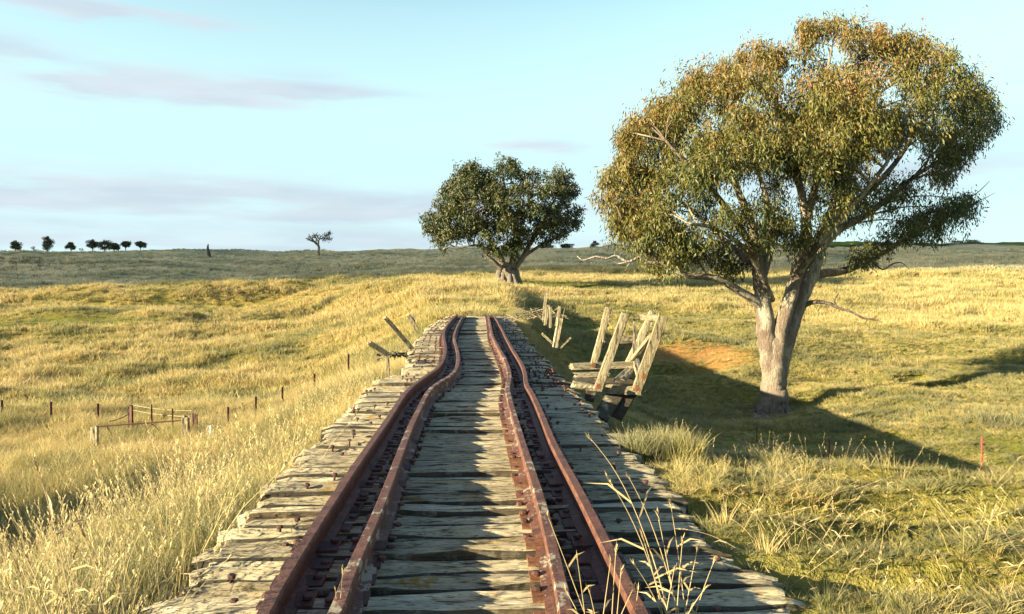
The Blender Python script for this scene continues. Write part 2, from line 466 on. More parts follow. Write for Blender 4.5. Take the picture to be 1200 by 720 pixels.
m, nt, b, o = mat('pasture_ground'); q = N(nt)
v = q.pos()
n1 = q.noise(v, .9, 6, .65); n2_ = q.noise(v, 7, 5, .7); n3 = q.noise(q.pos((1, 1, .3)), .12, 5, .6)
gold = q.mix(q.rng(n1, .35, .65), (.25, .185, .045), (.36, .27, .08))
green = q.mix(q.rng(n1, .35, .65), (.09, .105, .018), (.20, .195, .035))
gm = q.math('ADD', q.attr('gold'), q.rng(n2_, .3, .7, -.25, .25), True)
c = q.mix(gm, green, gold)
c = q.mix(q.rng(n3, .48, .62, 0, .55), c, (.19, .185, .07))
c = q.mix(q.rng(n2_, .30, .48, .55, 0), c, (.10, .08, .035))
dist = q.n('ShaderNodeVectorMath'); dist.operation = 'LENGTH'; q.l(v, dist.inputs[0])
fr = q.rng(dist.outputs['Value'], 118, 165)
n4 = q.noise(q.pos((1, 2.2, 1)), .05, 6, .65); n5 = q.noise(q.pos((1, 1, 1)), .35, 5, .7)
grey = q.mix(q.rng(n4, .38, .62), (.36, .32, .16), (.54, .47, .27))  # far ground coloured paler to lift the cloud shade
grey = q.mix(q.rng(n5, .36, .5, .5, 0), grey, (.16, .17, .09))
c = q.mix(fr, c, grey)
c = q.mix(q.attr('crop'), c, (.030, .050, .018))
sn = q.mix(q.rng(n2_, .3, .7), (.30, .14, .04), (.40, .22, .08))
c = q.mix(q.attr('soil'), c, sn)
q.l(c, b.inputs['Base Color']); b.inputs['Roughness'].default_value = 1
b.inputs['Specular IOR Level'].default_value = .0
q.bump(q.math('ADD', n1, n2_), b, .8, .12)
M_ground = m
gobj = link('ground', me, m); tag(gobj, kind='structure')

# ------------------------------------------------------------------ unseen bank of cloud added outside the frame to shade the far paddocks
def make_cloud():
    L = 1100.0
    G = Vector((-30, 262, 8)) - SDIR * L
    nx, ny = 96, 64
    vs, fs = [], []
    for s in (1, -1):
        for a in range(nx + 1):
            for b_ in range(ny + 1):
                u = a / nx * 2 - 1; w = b_ / ny * 2 - 1
                # square to disc
                uu = u * math.sqrt(1 - w * w / 2); ww = w * math.sqrt(1 - u * u / 2)
                rr = min(1, math.hypot(uu, ww))
                t = math.sqrt(max(0, 1 - rr ** 4))
                px_, py_ = uu * 470 + 20, ww * (160 if ww < 0 else 215) + uu * 22 + 8
                e = (vnoise([px_ / 60 + 50], [py_ / 60 + 50], 4)[0] - .5) * 16
                h = (18 + 30 * vnoise([px_ / 50], [py_ / 50], 8)[0]) * t * (1 if s > 0 else .35)
                vs.append((G.x + px_, G.y + py_ + e, G.z + s * h))
    n1_ = (nx + 1) * (ny + 1)
    for s in (0, 1):
        for a in range(nx):
            for b_ in range(ny):
                f = [s * n1_ + a * (ny + 1) + b_, s * n1_ + (a + 1) * (ny + 1) + b_, s * n1_ + (a + 1) * (ny + 1) + b_ + 1, s * n1_ + a * (ny + 1) + b_ + 1]
                fs.append(tuple(f if s == 0 else f[::-1]))
    me = bpy.data.meshes.new('cloud'); me.from_pydata(vs, [], fs)
    me.polygons.foreach_set('use_smooth', [True] * len(fs))
    m, nt, b, o = mat('cloud_vapour'); b.inputs['Base Color'].default_value = (.85, .85, .87, 1); b.inputs['Roughness'].default_value = 1; b.inputs['Alpha'].default_value = .62
    o = link('cloud', me, m); tag(o, 'unseen cloud bank added to shade the far paddocks', kind='structure')
make_cloud()

#@@BRIDGE
# ------------------------------------------------------------------ bridge
bridge = empty('timber_railway_bridge', (0.1, 3, -0.3), 'old timber railway bridge deck with buckled rusty double rails running away', 'bridge')
def plank_geo(y0, w, x0, x1, z, th, tilt, near):
    nx = 90 if near else (44 if y0 < 16 else 22)
    ny = 18 if near else (10 if y0 < 16 else 6)
    xs = np.linspace(x0, x1, nx + 1); u = np.linspace(0, 1, ny + 1); u[1] = .07; u[-2] = .93
    s = random.randint(0, 9999)
    XX, UU = np.meshgrid(xs, u, indexing='ij')
    fr_ = (vnoise(XX[:, 0] * 1.7, XX[:, 0] * 0 + s, 3) - .5) * .05 + (vnoise(XX[:, 0] * 9, XX[:, 0] * 0 + s, 4) - .5) * .02
    bk_ = (vnoise(XX[:, 0] * 1.7, XX[:, 0] * 0 + s + 5, 3) - .5) * .05 + (vnoise(XX[:, 0] * 9, XX[:, 0] * 0 + s + 7, 4) - .5) * .02
    YY = y0 + fr_[:, None] * (1 - UU) + bk_[:, None] * UU + UU * w
    g = (vnoise(XX * 1.1 + s, UU * ny * .55 + s, 6) - .5) * .042        # grooves along the grain
    g += (vnoise(XX * 4 + s, UU * ny * 1.1 + s, 7) - .5) * .016
    crack = vnoise(XX * .8 + s * 3, UU * ny * .45 + s, 9); g -= np.clip(.30 - crack, 0, 1) * .22
    edge = np.minimum(UU, 1 - UU) * w
    g -= np.clip(.03 - edge, 0, 1) * (.1 + 1.1 * vnoise(XX * 3, UU * 2 + s, 11))
    ex = np.minimum(XX - x0, x1 - XX); g -= np.clip(.05 - ex, 0, 1) * .5
    ZZ = z + g + tilt * (UU - .5) * w
    # ragged ends
    jag = (vnoise(UU[0] * 7 + s, UU[0] * 0 + s, 12) - .5) * .10
    XX = XX.copy(); XX[0] += jag; XX[-1] += jag[::-1]
    top = np.stack([XX, YY, ZZ], -1).reshape(-1, 3)
    bot = top.copy(); bot[:, 2] = z - th
    vs = np.vstack([top, bot]); n = (nx + 1) * (ny + 1)
    fs = []; mi = []
    for a in range(nx):
        for c in range(ny):
            k = a * (ny + 1) + c; mi.append(1 if (c == 0 or c == ny - 1) else 0)  # edge strips of the top take the dark gap shade too
            fs.append((k, k + ny + 1, k + ny + 2, k + 1))
    for a in range(nx):
        k = a * (ny + 1); fs.append((k, k + n, k + ny + 1 + n, k + ny + 1))
        k = k + ny; fs.append((k, k + ny + 1, k + ny + 1 + n, k + n))
    for c in range(ny):
        k = c; fs.append((k, k + 1, k + 1 + n, k + n))
        k = nx * (ny + 1) + c; fs.append((k, k + n, k + n + 1, k + 1))
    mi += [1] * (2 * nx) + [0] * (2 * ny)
    return vs.tolist(), fs, mi
PL = []
y = 2.6
far = MB(); count = 0
random.seed(11)
while y < 36.6:
    w = random.choice([.21, .23, .25, .26, .28, .31]) * random.uniform(.95, 1.05)
    L, Rr = float(edgeL(y + w / 2)), float(edgeR(y + w / 2))
    el = random.gauss(0, .035); er = random.gauss(0, .04)
    if y < 3.9: er += .12
    z = random.gauss(0, .013)
    th = .22
    if random.random() < .06: z -= .03
    vs, fs, mi = plank_geo(y, w - random.uniform(.004, .030), L + el, Rr + er, z, th, random.uniform(-.13, .13), y < 8)
    PL.append((y, w, z, L + el, Rr + er))
    if count < 100:
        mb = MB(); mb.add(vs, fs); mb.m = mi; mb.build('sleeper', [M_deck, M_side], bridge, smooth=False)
    else: far.add(vs, fs); far.m[-len(mi):] = mi
    count += 1; y += w
if far.v:
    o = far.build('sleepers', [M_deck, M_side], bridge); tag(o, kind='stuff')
def deck_z(y):
    for (a, w, z, l, r) in PL:
        if a <= y < a + w: return z
    return 0
# mossy cross beam at the step
mb = MB(); mb.timber((-1.16, 13.28, .02), (-.55, 13.30, .015), .16, .16, seg=10); mb.build('kerb_beam', M_deck, bridge)
# girders and piles below
for gx in (-1.15, -.4, .4, 1.15):
    mb = MB(); mb.timber((gx, 2.7, -.42), (gx + .25, 36.5, -.42), .30, .36, seg=20); mb.build('girder', M_dark, bridge)

# rails from their traced centre lines on the plane of the rail head
RT = .165
rails_px = [
    [(268, 790), (310, 717), (330, 680), (380, 602), (447, 503), (457, 488), (472, 465), (484, 453), (500, 441), (513, 431), (520, 420), (522, 407), (520, 393), (523, 383), (532, 372), (536, 369)],
    [(352, 790), (393, 717), (414, 664), (449, 586), (480, 503), (492, 478), (502, 460), (513, 450), (527, 441), (535, 431), (537, 420), (535, 407), (532, 395), (536, 382), (541, 373), (543, 369)],
    [(672, 790), (663, 717), (651, 660), (634, 590), (612, 518), (604, 492), (598, 472), (595, 457), (597, 443), (596, 433), (591, 420), (583, 405), (577, 393), (574, 378), (572, 369)],
    [(788, 790), (749, 717), (718, 655), (678, 575), (648, 518), (636, 490), (624, 463), (617, 450), (615, 437), (611, 427), (604, 415), (596, 402), (589, 388), (583, 377), (578, 369)]]
def crspline(P, n=8):
    outp = []
    for i in range(len(P) - 1):
        p0 = P[max(i - 1, 0)]; p1 = P[i]; p2 = P[i + 1]; p3 = P[min(i + 2, len(P) - 1)]
        for k in range(n):
            t = k / n
            outp.append(.5 * ((2 * p1) + (p2 - p0) * t + (2 * p0 - 5 * p1 + 4 * p2 - p3) * t * t + (3 * p1 - p0 - 3 * p2 + p3) * t ** 3))
    outp.append(P[-1]); return outp
PROF = [(-.065, 0), (-.065, .012), (-.012, .026), (-.009, .112), (-.031, .122), (-.033, .152), (-.026, .165), (.026, .165), (.033, .152), (.031, .122), (.009, .112), (.012, .026), (.065, .012), (.065, 0)]
RAILP = []
for ri, pl in enumerate(rails_px):
    pts = crspline([onz(a, b_, RT) for a, b_ in pl])
    base = [Vector((p.x, p.y, 0.012)) for p in pts]
    RAILP.append(base)
    mb = MB(); n = len(PROF); vs = []
    for i, p in enumerate(base):
        d = (base[min(i + 1, len(base) - 1)] - base[max(i - 1, 0)]); d.z = 0; d.normalize()
        sd = Vector((d.y, -d.x, 0))
        wob = .006 * math.sin(p.y * 1.3 + ri)
        for (a, h) in PROF: vs.append(p + sd * (a * 1.0) + Vector((0, 0, h + wob)))
    fs = []
    for i in range(len(base) - 1):
        for k in range(n):
            a = i * n + k; c = i * n + (k + 1) % n; fs.append((a, c, c + n, a + n))
    fs.append(tuple(range(n))); fs.append(tuple(range((len(base) - 1) * n, len(base) * n))[::-1])
    mb.add(vs, fs)
    o = mb.build('rail', M_rustp if ri in (1, 2) else M_rust, bridge)
    tag(o, ['outer left rusty rail', 'inner left guard rail with flaking pale paint', 'inner right guard rail with flaking pale paint', 'outer right reddish rail'][ri])
def rail_x(ri, y):
    P = RAILP[ri]
    return float(np.interp(y, [p.y for p in P], [p.x for p in P]))

# tie plates, spikes and bolts
def plate(mb, cx, cy, z, sx, sy, h):
    vs = [(cx + a * sx, cy + b_ * sy, z + c_ * h + (.006 if (c_ and b_ > 0) else 0)) for c_ in (0, 1) for b_ in (-.5, .5) for a in (-.5, .5)]
    mb.add(vs, [(0, 2, 3, 1), (4, 5, 7, 6), (0, 1, 5, 4), (2, 6, 7, 3), (1, 3, 7, 5), (0, 4, 6, 2)])
def spike(mb, x, y, z, h, r=.009, tx=0, ty=0):
    t = Vector((tx, ty, 1)).normalized(); p = Vector((x, y, z))
    mb.tube([p - t * .03, p + t * (h - .018)], [r, r * .95], 6)
    mb.tube([p + t * (h - .018), p + t * (h - .006), p + t * h], [r * 2.1, r * 2.2, r * 1.5], 7)
plates, spikes = [], []
for k, (y0, w, z, L, Rr) in enumerate(PL):
    cy = y0 + w / 2
    for ri in range(4):
        x = rail_x(ri, cy)
        if ri in (0, 3): plates.append((x, cy, z + .002, .26, w * .62))
        if ri == 2: plates.append((x - .045, cy, z + .001, .15, w * .60))
        if ri == 1: plates.append((x - .02, cy, z + .001, .20, w * .55))
        for s in (-1, 1):
            if random.random() < .75: spikes.append((x + s * (.09 + random.uniform(-.01, .02)), cy + random.uniform(-.05, .05), z, random.uniform(.02, .05), .012, 0, 0))
    # loose bolts left standing in the planks
    nL = 1 if y0 < 9 else (2 if y0 < 13.4 else 4)
    for _ in range(nL):
        if random.random() < (.75 if y0 < 9 else .9):
            lx = rail_x(0, cy)
            if y0 < 9: x = random.uniform(L + .25, lx - .2)
            else: x = lx - .22 - random.randint(0, 4) * .16 + random.uniform(-.02, .02)
            if x > L + .05: spikes.append((x, cy + random.uniform(-.07, .07), z - .01, random.uniform(.035, .075), .010, random.uniform(-.3, .3), random.uniform(-.3, .3)))
    for _ in range(1 if y0 < 9 else 3):
        if random.random() < .7:
            x = random.uniform(rail_x(3, cy) + .15, Rr - .05)
            spikes.append((x, cy + random.uniform(-.07, .07), z - .01, random.uniform(.03, .06), .010, random.uniform(-.3, .3), random.uniform(-.3, .3)))
for _ in range(26):
    spikes.append((random.uniform(1.0, 1.5), random.uniform(10.8, 13.6), -.005, random.uniform(.04, .10), .014, random.uniform(-.6, .6), random.uniform(-.5, .5)))
for nm, lst, fn in (('tie_plate', plates, 'plate'), ('spike', spikes, 'spike')):
    lst.sort(key=lambda a: a[1])
    rest = MB()
    for k, a in enumerate(lst):
        mb = MB() if k < 98 else rest
        if fn == 'plate': plate(mb, a[0], a[1], a[2], a[3], a[4], .016)
        else: spike(mb, *a)
        if k < 98: mb.build(nm, (M_orange if a[0] > 0.2 and a[3] < .18 else M_spike) if fn == 'plate' else M_spike, bridge)
    o = rest.build(nm + 's', (M_orange if a[0] > 0.2 and a[3] < .18 else M_spike) if fn == 'plate' else M_spike, bridge); tag(o, kind='stuff')

# ------------------------------------------------------------------ refuge platform (collapsed, leaning) on the right side
T = at
ref = empty('refuge_platform', tuple(T(712, 452, 11.2)), 'collapsed pale timber refuge platform with leaning handrail posts on the right of the bridge', 'platform')
def board(name, a, b_, w, h, m=M_board, parent=None, up=Vector((0, 0, 1)), seg=10, rough=.006, label=None):
    mb = MB(); mb.timber(a, b_, w, h, up=up, seg=seg, rough=rough, ends=.03); o = mb.build(name, m, parent)
    if label: o['label'] = label
    return o
board('floor_board', T(669, 430, 13), T(751, 427, 13.1), .30, .11, parent=ref)
board('floor_board', T(673, 440, 12.5), T(712, 438.5, 12.5), .24, .07, parent=ref)
board('floor_board', T(672, 446, 11.7), T(745, 447, 11.7), .10, .09, m=M_dark, parent=ref)  # shaded lower beam, its shade put in as dark timber colour
board('floor_board', T(671, 450, 10.8), T(700, 455, 10.8), .16, .09, parent=ref)
board('floor_board', T(712, 456, 10.9), T(751, 458, 10.8), .12, .13, parent=ref)
board('joist', T(745, 424, 13.2), T(752, 452, 10.7), .10, .14, parent=ref)
board('joist', T(726, 446, 10.7), T(740, 432, 13.1), .16, .05, parent=ref)
for a, b_, w in ((T(695, 430, 13), T(713, 362, 13), .115), (T(700.5, 457, 10.7), T(733, 369, 10.6), .12), (T(735, 429, 13.1), T(765, 366, 13.1), .11), (T(746, 458, 10.7), T(777.5, 370, 10.6), .14)):
    board('post', a, b_, w, .08, M_post, ref, up=Vector((0, 1, 0)))
board('handrail', T(708, 400, 13.1), T(742, 397, 13.1), .05, .13, parent=ref)
board('handrail', T(750, 372, 13.2), T(771, 373, 12.9), .05, .10, parent=ref)
board('brace', T(741, 421, 12.4), T(763, 394, 11.2), .045, .06, M_post, ref)
board('brace', T(743, 415, 12.6), T(744, 378, 12.6), .05, .05, M_post, ref)
board('strut', T(704, 489, 10.8), T(724, 458, 11.0), .10, .22, M_dark, ref, up=Vector((1, 0, 0)))
board('strut', T(722, 490, 10.9), T(741, 458, 11.0), .10, .16, M_dark, ref, up=Vector((1, 0, 0)))
board('strut', T(690, 470, 11.2), T(694, 452, 11.3), .08, .14, M_dark, ref, up=Vector((1, 0, 0)))
for (px, py, Y) in ((695, 428, 12.9), (736, 427, 13.0), (701, 453, 10.6), (746, 455, 10.6), (754, 441, 10.55)):
    mb = MB(); p = T(px, py, Y); mb.tube([p, p + Vector((0, -.05, 0))], [.045, .04], 6); mb.build('bolt', M_orange, ref)

# leaning posts along both sides
def post_thing(name, label, cat, segs, m, group=None, extra=None):
    p = segs[0][0]; base = min((s[0] if s[0].z < s[1].z else s[1] for s in segs), key=lambda v: v.z)
    if len(segs) == 1:
        a, b_, w, h = segs[0]
        mb = MB(); mb.timber(a, b_, w, h, up=Vector((0, 1, 0)), seg=8, rough=w * .06, ends=w * .25)
        o = mb.build(name, m); return tag(o, label, cat, group)
    e = empty(name, tuple(base), label, cat, group)
    for k, (a, b_, w, h) in enumerate(segs):
        mb = MB(); mb.timber(a, b_, w, h, up=Vector((0, 1, 0)), seg=8, rough=w * .06, ends=w * .25)
        mb.build('rail' if k else 'post', m, e)
    return e
def down(p, extra=.3):
    g = gh(p.x, p.y); return Vector((p.x, p.y, min(p.z, g) - extra))
GL = 'leaning posts along the left edge of the bridge'; GRr = 'broken posts beyond the refuge on the right'
lp = T(455, 430, 13.6)
post_thing('broken_post', 'short grey post with a fallen rail, nearest on the left edge of the bridge', 'post', [(down(lp, .1), T(454, 416, 13.6), .07, .07), (T(455, 416, 13.6), T(433, 402, 13.4), .075, .07)], M_post, GL)
post_thing('broken_post', 'long thin grey post leaning outward over dark brush left of the deck', 'post', [(T(483, 409, 17), T(451, 372, 16.6), .085, .08)], M_post, GL)
post_thing('broken_post', 'stubby forked grey post, farthest on the left edge of the bridge', 'post', [(T(488, 386, 24), T(478, 369, 24), .14, .12), (T(485, 379, 24), T(486, 368, 24), .08, .08)], M_post, GL)
for (a, b_, w, Y, lab) in (((637, 372), (640, 343), .10, 27, 'tallest upright grey post beyond the refuge right of the bridge'),
                           ((639, 377), (642.5, 358), .09, 26, 'thin post just right of the tallest grey post'),
                           ((645, 380), (645, 360), .08, 25, 'short upright white-grey post in the middle of the broken row'),
                           ((652, 378), (656, 359), .11, 25, 'tilted grey post, rightmost of the broken row'),
                           ((650, 405), (656.5, 374), .15, 21, 'broad split post slumped in front of the broken row')):
    post_thing('broken_post', lab, 'post', [(T(a[0], a[1] + 4, Y), T(b_[0], b_[1], Y), w, w * .8)], M_post, GRr)
for (a, b_, Y, lab) in (((635, 391), (651, 406), 22, 'thin fallen stick crossing the slumped post'), ((657, 408), (669, 396), 21, 'dark fallen stick lying right of the slumped post')):
    mb = MB(); mb.timber(T(*a, Y), T(*b_, Y), .06, .05, seg=6, rough=.008); tag(mb.build('fallen_stick', M_post), lab, 'stick')
# ------------------------------------------------------------------ trees
def inpoly(x, y, P):
    c = False; n = len(P); j = n - 1
    for i in range(n):
        if (P[i][1] > y) != (P[j][1] > y) and x < (P[j][0] - P[i][0]) * (y - P[i][1]) / (P[j][1] - P[i][1]) + P[i][0]: c = not c
        j = i
    return c
def edge_dist(x, y, P):
    d = 1e9; n = len(P)
    for i in range(n):
        ax, ay = P[i]; bx, by = P[(i + 1) % n]
        t = max(0, min(1, ((x - ax) * (bx - ax) + (y - ay) * (by - ay)) / ((bx - ax) ** 2 + (by - ay) ** 2 + 1e-9)))
        d = min(d, math.hypot(x - ax - t * (bx - ax), y - ay - t * (by - ay)))
    return d
def leaf_mesh(name, centers, dirs, length, width, tint, mat_, parent, bend=.25):
    """one long drooping leaf per centre, as a bent two-quad strip"""
    n = len(centers)
    d = dirs / np.linalg.norm(dirs, axis=1, keepdims=True)
    r = RNG.normal(size=(n, 3)); s = np.cross(d, r); s /= np.linalg.norm(s, axis=1, keepdims=True)
    nn = np.cross(d, s)
    L = (length * RNG.uniform(.45, 1.4, n))[:, None]; W = (width * RNG.uniform(.7, 1.2, n))[:, None]
    a = centers; mpt = centers + d * L * .5 + nn * L * bend * .3; e = centers + d * L - np.array([0, 0, 1]) * L * bend * .3
    v = np.stack([a, mpt - s * W * .5, mpt + s * W * .5, e], 1).reshape(-1, 3)
    f = np.arange(n)[:, None] * 4
    tri = np.stack([f + 0, f + 1, f + 2, f + 2, f + 1, f + 3], -1).reshape(-1, 3)
    me = bpy.data.meshes.new(name)
    me.vertices.add(len(v)); me.vertices.foreach_set('co', v.astype(np.float32).ravel())
    me.loops.add(tri.size); me.loops.foreach_set('vertex_index', tri.ravel().astype(np.int32))
    me.polygons.add(len(tri)); me.polygons.foreach_set('loop_start', np.arange(0, tri.size, 3, dtype=np.int32))
    me.update(calc_edges=True)
    ta = me.attributes.new('tint', 'FLOAT', 'POINT'); ta.data.foreach_set('value', np.repeat(tint, 4).astype(np.float32))
    return link(name, me, mat_, parent)
def leaf_mat(name, green, olive, rust, spec=.35, trans=.25):
    m, nt, b, o = mat(name); q = N(nt)
    t = q.attr('tint')
    c = q.mix(q.rng(t, 0, .5), green, olive)
    c = q.mix(q.rng(t, .5, 1.0), c, rust)
    q.l(c, b.inputs['Base Color']); b.inputs['Roughness'].default_value = .5
    b.inputs['Specular IOR Level'].default_value = spec
    tr = q.n('ShaderNodeBsdfTranslucent'); q.l(c, tr.inputs['Color'])
    mx = q.n('ShaderNodeMixShader'); mx.inputs[0].default_value = trans
    q.l(b.outputs[0], mx.inputs[1]); q.l(tr.outputs[0], mx.inputs[2]); q.l(mx.outputs[0], o.inputs[0])
    return m
M_leaf = leaf_mat('gum_leaves', (.048, .072, .022), (.150, .135, .028), (.275, .120, .040))
M_leaf2 = leaf_mat('far_gum_leaves', (.026, .045, .016), (.060, .070, .020), (.085, .075, .024), trans=.1)
def bark_mat(name, pale=(.48, .42, .30), rust=(.20, .145, .10), dark=(.10, .075, .055), lo=0.0, hi=3.0):
    m, nt, b, o = mat(name); q = N(nt)
    v = q.pos((1, 1, .35)); v2 = q.pos((3, 3, .5))
    a = q.noise(v, 1.6, 5, .6, .6); b2 = q.noise(v2, 3.5, 6, .65, .3); c3 = q.noise(v2, 11, 4, .6)
    c = q.mix(q.rng(a, .46, .56), pale, rust)
    c = q.mix(q.rng(b2, .48, .58, 0, .85), c, (.24, .19, .14))
    c = q.mix(q.rng(c3, .30, .46, .8, 0), c, dark)
    # rough dark stocking of old bark at the foot
    sx = q.n('ShaderNodeSeparateXYZ'); q.l(q.pos(), sx.inputs[0])
    z = q.math('ADD', sx.outputs[2], q.math('MULTIPLY', a, 1.6))
    c = q.mix(q.rng(z, lo, hi, .8, 0), c, q.mix(q.rng(b2, .4, .6), dark, (.27, .20, .15)))
    q.l(c, b.inputs['Base Color']); b.inputs['Roughness'].default_value = .85
    q.bump(q.math('ADD', b2, c3), b, 1.0, .12)
    return m
M_bark = bark_mat('gum_bark', lo=-2.6, hi=1.2)
M_bark2 = bark_mat('pale_grey_bark', pale=(.22, .20, .16), rust=(.15, .12, .09), lo=1, hi=3)
M_dead = bark_mat('dead_branch', pale=(.62, .57, .48), rust=(.45, .38, .3), lo=-99, hi=-98)

def limb(mb, pts, n=10, jag=.05, sub=5):
    """pts: (Vector, radius); smooth spline tube, returns sampled nodes"""
    P = [p for p, r in pts]; Rr = [r for p, r in pts]
    sp = crspline(P, sub); rr = []
    for i in range(len(Rr) - 1):
        for k in range(sub): t = k / sub; rr.append(Rr[i] * (1 - t) + Rr[i + 1] * t)
    rr.append(Rr[-1])
    for i in range(1, len(sp) - 1): sp[i] = sp[i] + Vector((random.uniform(-1, 1), random.uniform(-1, 1), random.uniform(-1, 1))) * rr[i] * .10
    mb.tube(sp, rr, n, jag=jag)
    return list(zip(sp, rr))

def crown_points(poly, Yc, depth, nclump, rclump, shell=.6, margin=6, seed=1, holes=(), void=.0, hpad=0):
    """clump centres inside an outline traced at distance Yc, spread through a rounded volume"""
    rr = random.Random(seed)
    xs = [p[0] for p in poly]; ys = [p[1] for p in poly]; out_ = []; tries = 0
    dmax = 0
    for _ in range(300):
        x, y = rr.uniform(min(xs), max(xs)), rr.uniform(min(ys), max(ys))
        if inpoly(x, y, poly): dmax = max(dmax, edge_dist(x, y, poly))
    while len(out_) < nclump and tries < 60000:
        tries += 1
        x, y = rr.uniform(min(xs), max(xs)), rr.uniform(min(ys), max(ys))
        if not inpoly(x, y, poly): continue
        e = edge_dist(x, y, poly)
        if e < margin: continue
        if any(((x - hx) / (hr + hpad)) ** 2 + ((y - hy) / (hr + hpad)) ** 2 < 1 for hx, hy, hr in holes): continue
        h = depth * math.sqrt(min(1, (e - margin + 3) / (dmax * .75)))
        s = rr.uniform(-1, 1)
        if rr.random() < shell: s = math.copysign(rr.uniform(.65, 1), s)
        p = at(x, y, Yc + s * h)
        # keep the apparent place but real depth
        if vnoise([p.x / 1.15 + p.y * .31], [p.z / 1.0 + p.y * .27], seed)[0] > void and all((p - c[0]).length > rclump * .85 for c in out_): out_.append((p, x, y, s, e))
    return out_

def nearest(nodes, p, minr=0):
    best = None; bd = 1e9
    for q_, r in nodes:
        d = (q_ - p).length + max(0, q_.z - p.z) * .8
        if d < bd: bd = d; best = (q_, r)
    return best

def big_tree():
    Y0 = 29.0
    base = at(906, 488, Y0); base.z = gh(base.x, base.y)
    root = empty('gum_tree', tuple(base), 'large gum tree with rust-tipped crown and mottled forked trunk in the gully on the right', 'tree')
    mb = MB(); nodes = []
    def P(px, py, r, dy=0): return (at(px, py, Y0 + dy), r)
    b0 = (Vector((base.x + .05, base.y, base.z - .4)), .80)
    b1 = (Vector((base.x + .04, base.y, base.z + .25)), .56)
    nodes += limb(mb, [b0, b1, P(907, 462, .49), P(907, 438, .45), P(908, 414, .43), P(908, 396, .40)], 22, .07)
    nodes += limb(mb, [P(904, 455, .33), P(901, 425, .34), P(899, 395, .36, -.05), P(895, 365, .34, -.1), P(892, 335, .29, -.2), P(887, 300, .22, -.4), P(880, 262, .17, -.7), P(864, 222, .12, -1.3), P(848, 185, .08, -1.9)], 14)
    nodes += limb(mb, [P(906, 458, .32, -.02), P(909, 420, .33, -.05), P(915, 385, .30, -.2), P(926, 348, .26, -.3), P(937, 310, .25, -.4), P(945, 272, .2, -.6), P(941, 235, .15, -.8), P(930, 195, .11, -1.0), P(914, 150, .07, -1.2), P(905, 105, .04, -1.3)], 14)
    nodes += limb(mb, [P(909, 462, .33, .02), P(913, 430, .36, .06), P(922, 395, .34, .1), P(936, 356, .32, .2), P(950, 320, .31, .3), P(962, 286, .26, .4), P(974, 252, .21, .6), P(990, 216, .17, .8), P(1006, 178, .12, 1.0), P(1018, 140, .09, 1.2), P(1030, 100, .05, 1.4)], 14)
    nodes += limb(mb, [P(893, 358, .20, -.2), P(868, 342, .16, -.5), P(838, 326, .13, -.8), P(802, 322, .11, -1.1), P(775, 308, .09, -1.3), P(752, 290, .07, -1.5), P(732, 262, .05, -1.7), P(722, 240, .03, -1.8)], 10)
    nodes += limb(mb, [P(943, 338, .22, .6), P(960, 322, .19, 1.2), P(988, 318, .16, 1.8), P(1020, 304, .13, 2.2), P(1052, 287, .10, 2.5), P(1086, 268, .07, 2.7), P(1120, 250, .05, 2.8), P(1147, 236, .025, 2.9)], 10)
    nodes += limb(mb, [P(962, 288, .20, .4), P(985, 268, .17, .9), P(1018, 250, .14, 1.4), P(1050, 225, .11, 1.7), P(1082, 200, .08, 1.9), P(1120, 180, .06, 2), P(1148, 150, .03, 2)], 10)
    nodes += limb(mb, [P(972, 256, .18, .6), P(1008, 232, .14, 1.4), P(1042, 200, .11, 2.2), P(1070, 160, .08, 2.7), P(1098, 115, .05, 3), P(1110, 80, .03, 3)], 10)
    nodes += limb(mb, [P(944, 262, .16, -.6), P(956, 215, .13, -1.2), P(960, 160, .1, -1.6), P(966, 105, .07, -1.8), P(975, 55, .03, -1.8)], 10)
    nodes += limb(mb, [P(888, 305, .16, -.4), P(866, 265, .13, -1.4), P(838, 228, .10, -2.3), P(808, 195, .07, -3), P(780, 165, .04, -3.3)], 10)
    nodes += limb(mb, [P(893, 330, .15, .2), P(905, 275, .13, 1.4), P(893, 215, .1, 2.4), P(872, 155, .07, 3.0), P(858, 110, .04, 3.3)], 10)
    nodes += limb(mb, [P(890, 315, .14, .3), P(852, 285, .11, 1.6), P(815, 250, .08, 2.6), P(780, 222, .05, 3.2)], 9)
    nodes += limb(mb, [P(936, 320, .15, -.9), P(968, 275, .12, -2.2), P(1005, 235, .09, -3.2), P(1040, 190, .06, -3.8)], 9)
    nodes += limb(mb, [P(905, 352, .12, -.2), P(880, 300, .10, -1.8), P(842, 270, .07, -3.0), P(806, 262, .05, -3.8)], 9)
    nodes += limb(mb, [P(945, 300, .14, 1.0), P(975, 240, .11, 2.6), P(985, 180, .09, 3.6), P(1000, 110, .06, 4.2)], 9)
    poly = [(703, 215), (712, 200), (728, 190), (725, 160), (738, 140), (757, 128), (775, 110), (800, 92), (830, 85), (850, 70), (880, 55), (905, 58), (935, 35), (970, 22), (1000, 25), (1035, 35), (1060, 45), (1085, 42), (1110, 55), (1140, 85), (1150, 105), (1172, 125), (1174, 145), (1150, 162), (1145, 185), (1120, 200), (1100, 222), (1075, 232), (1050, 245), (1040, 262), (1030, 280), (1055, 268), (1080, 252), (1110, 236), (1150, 224), (1138, 248), (1105, 270), (1070, 288), (1045, 302), (1000, 322), (960, 320), (948, 300), (925, 335), (885, 330), (865, 322), (840, 322), (800, 332), (765, 315), (742, 290), (718, 268), (703, 245)]
    holes = [(880, 215, 9), (968, 268, 8), (845, 230, 8), (840, 272, 9), (1068, 178, 14), (1010, 262, 8), (1062, 130, 7), (930, 245, 9), (915, 305, 16), (1000, 290, 8), (795, 250, 7), (868, 292, 8)]
    cl = crown_points(poly, Y0, 4.6, 285, .50, shell=.62, margin=5, seed=5, holes=holes, void=.44, hpad=9)
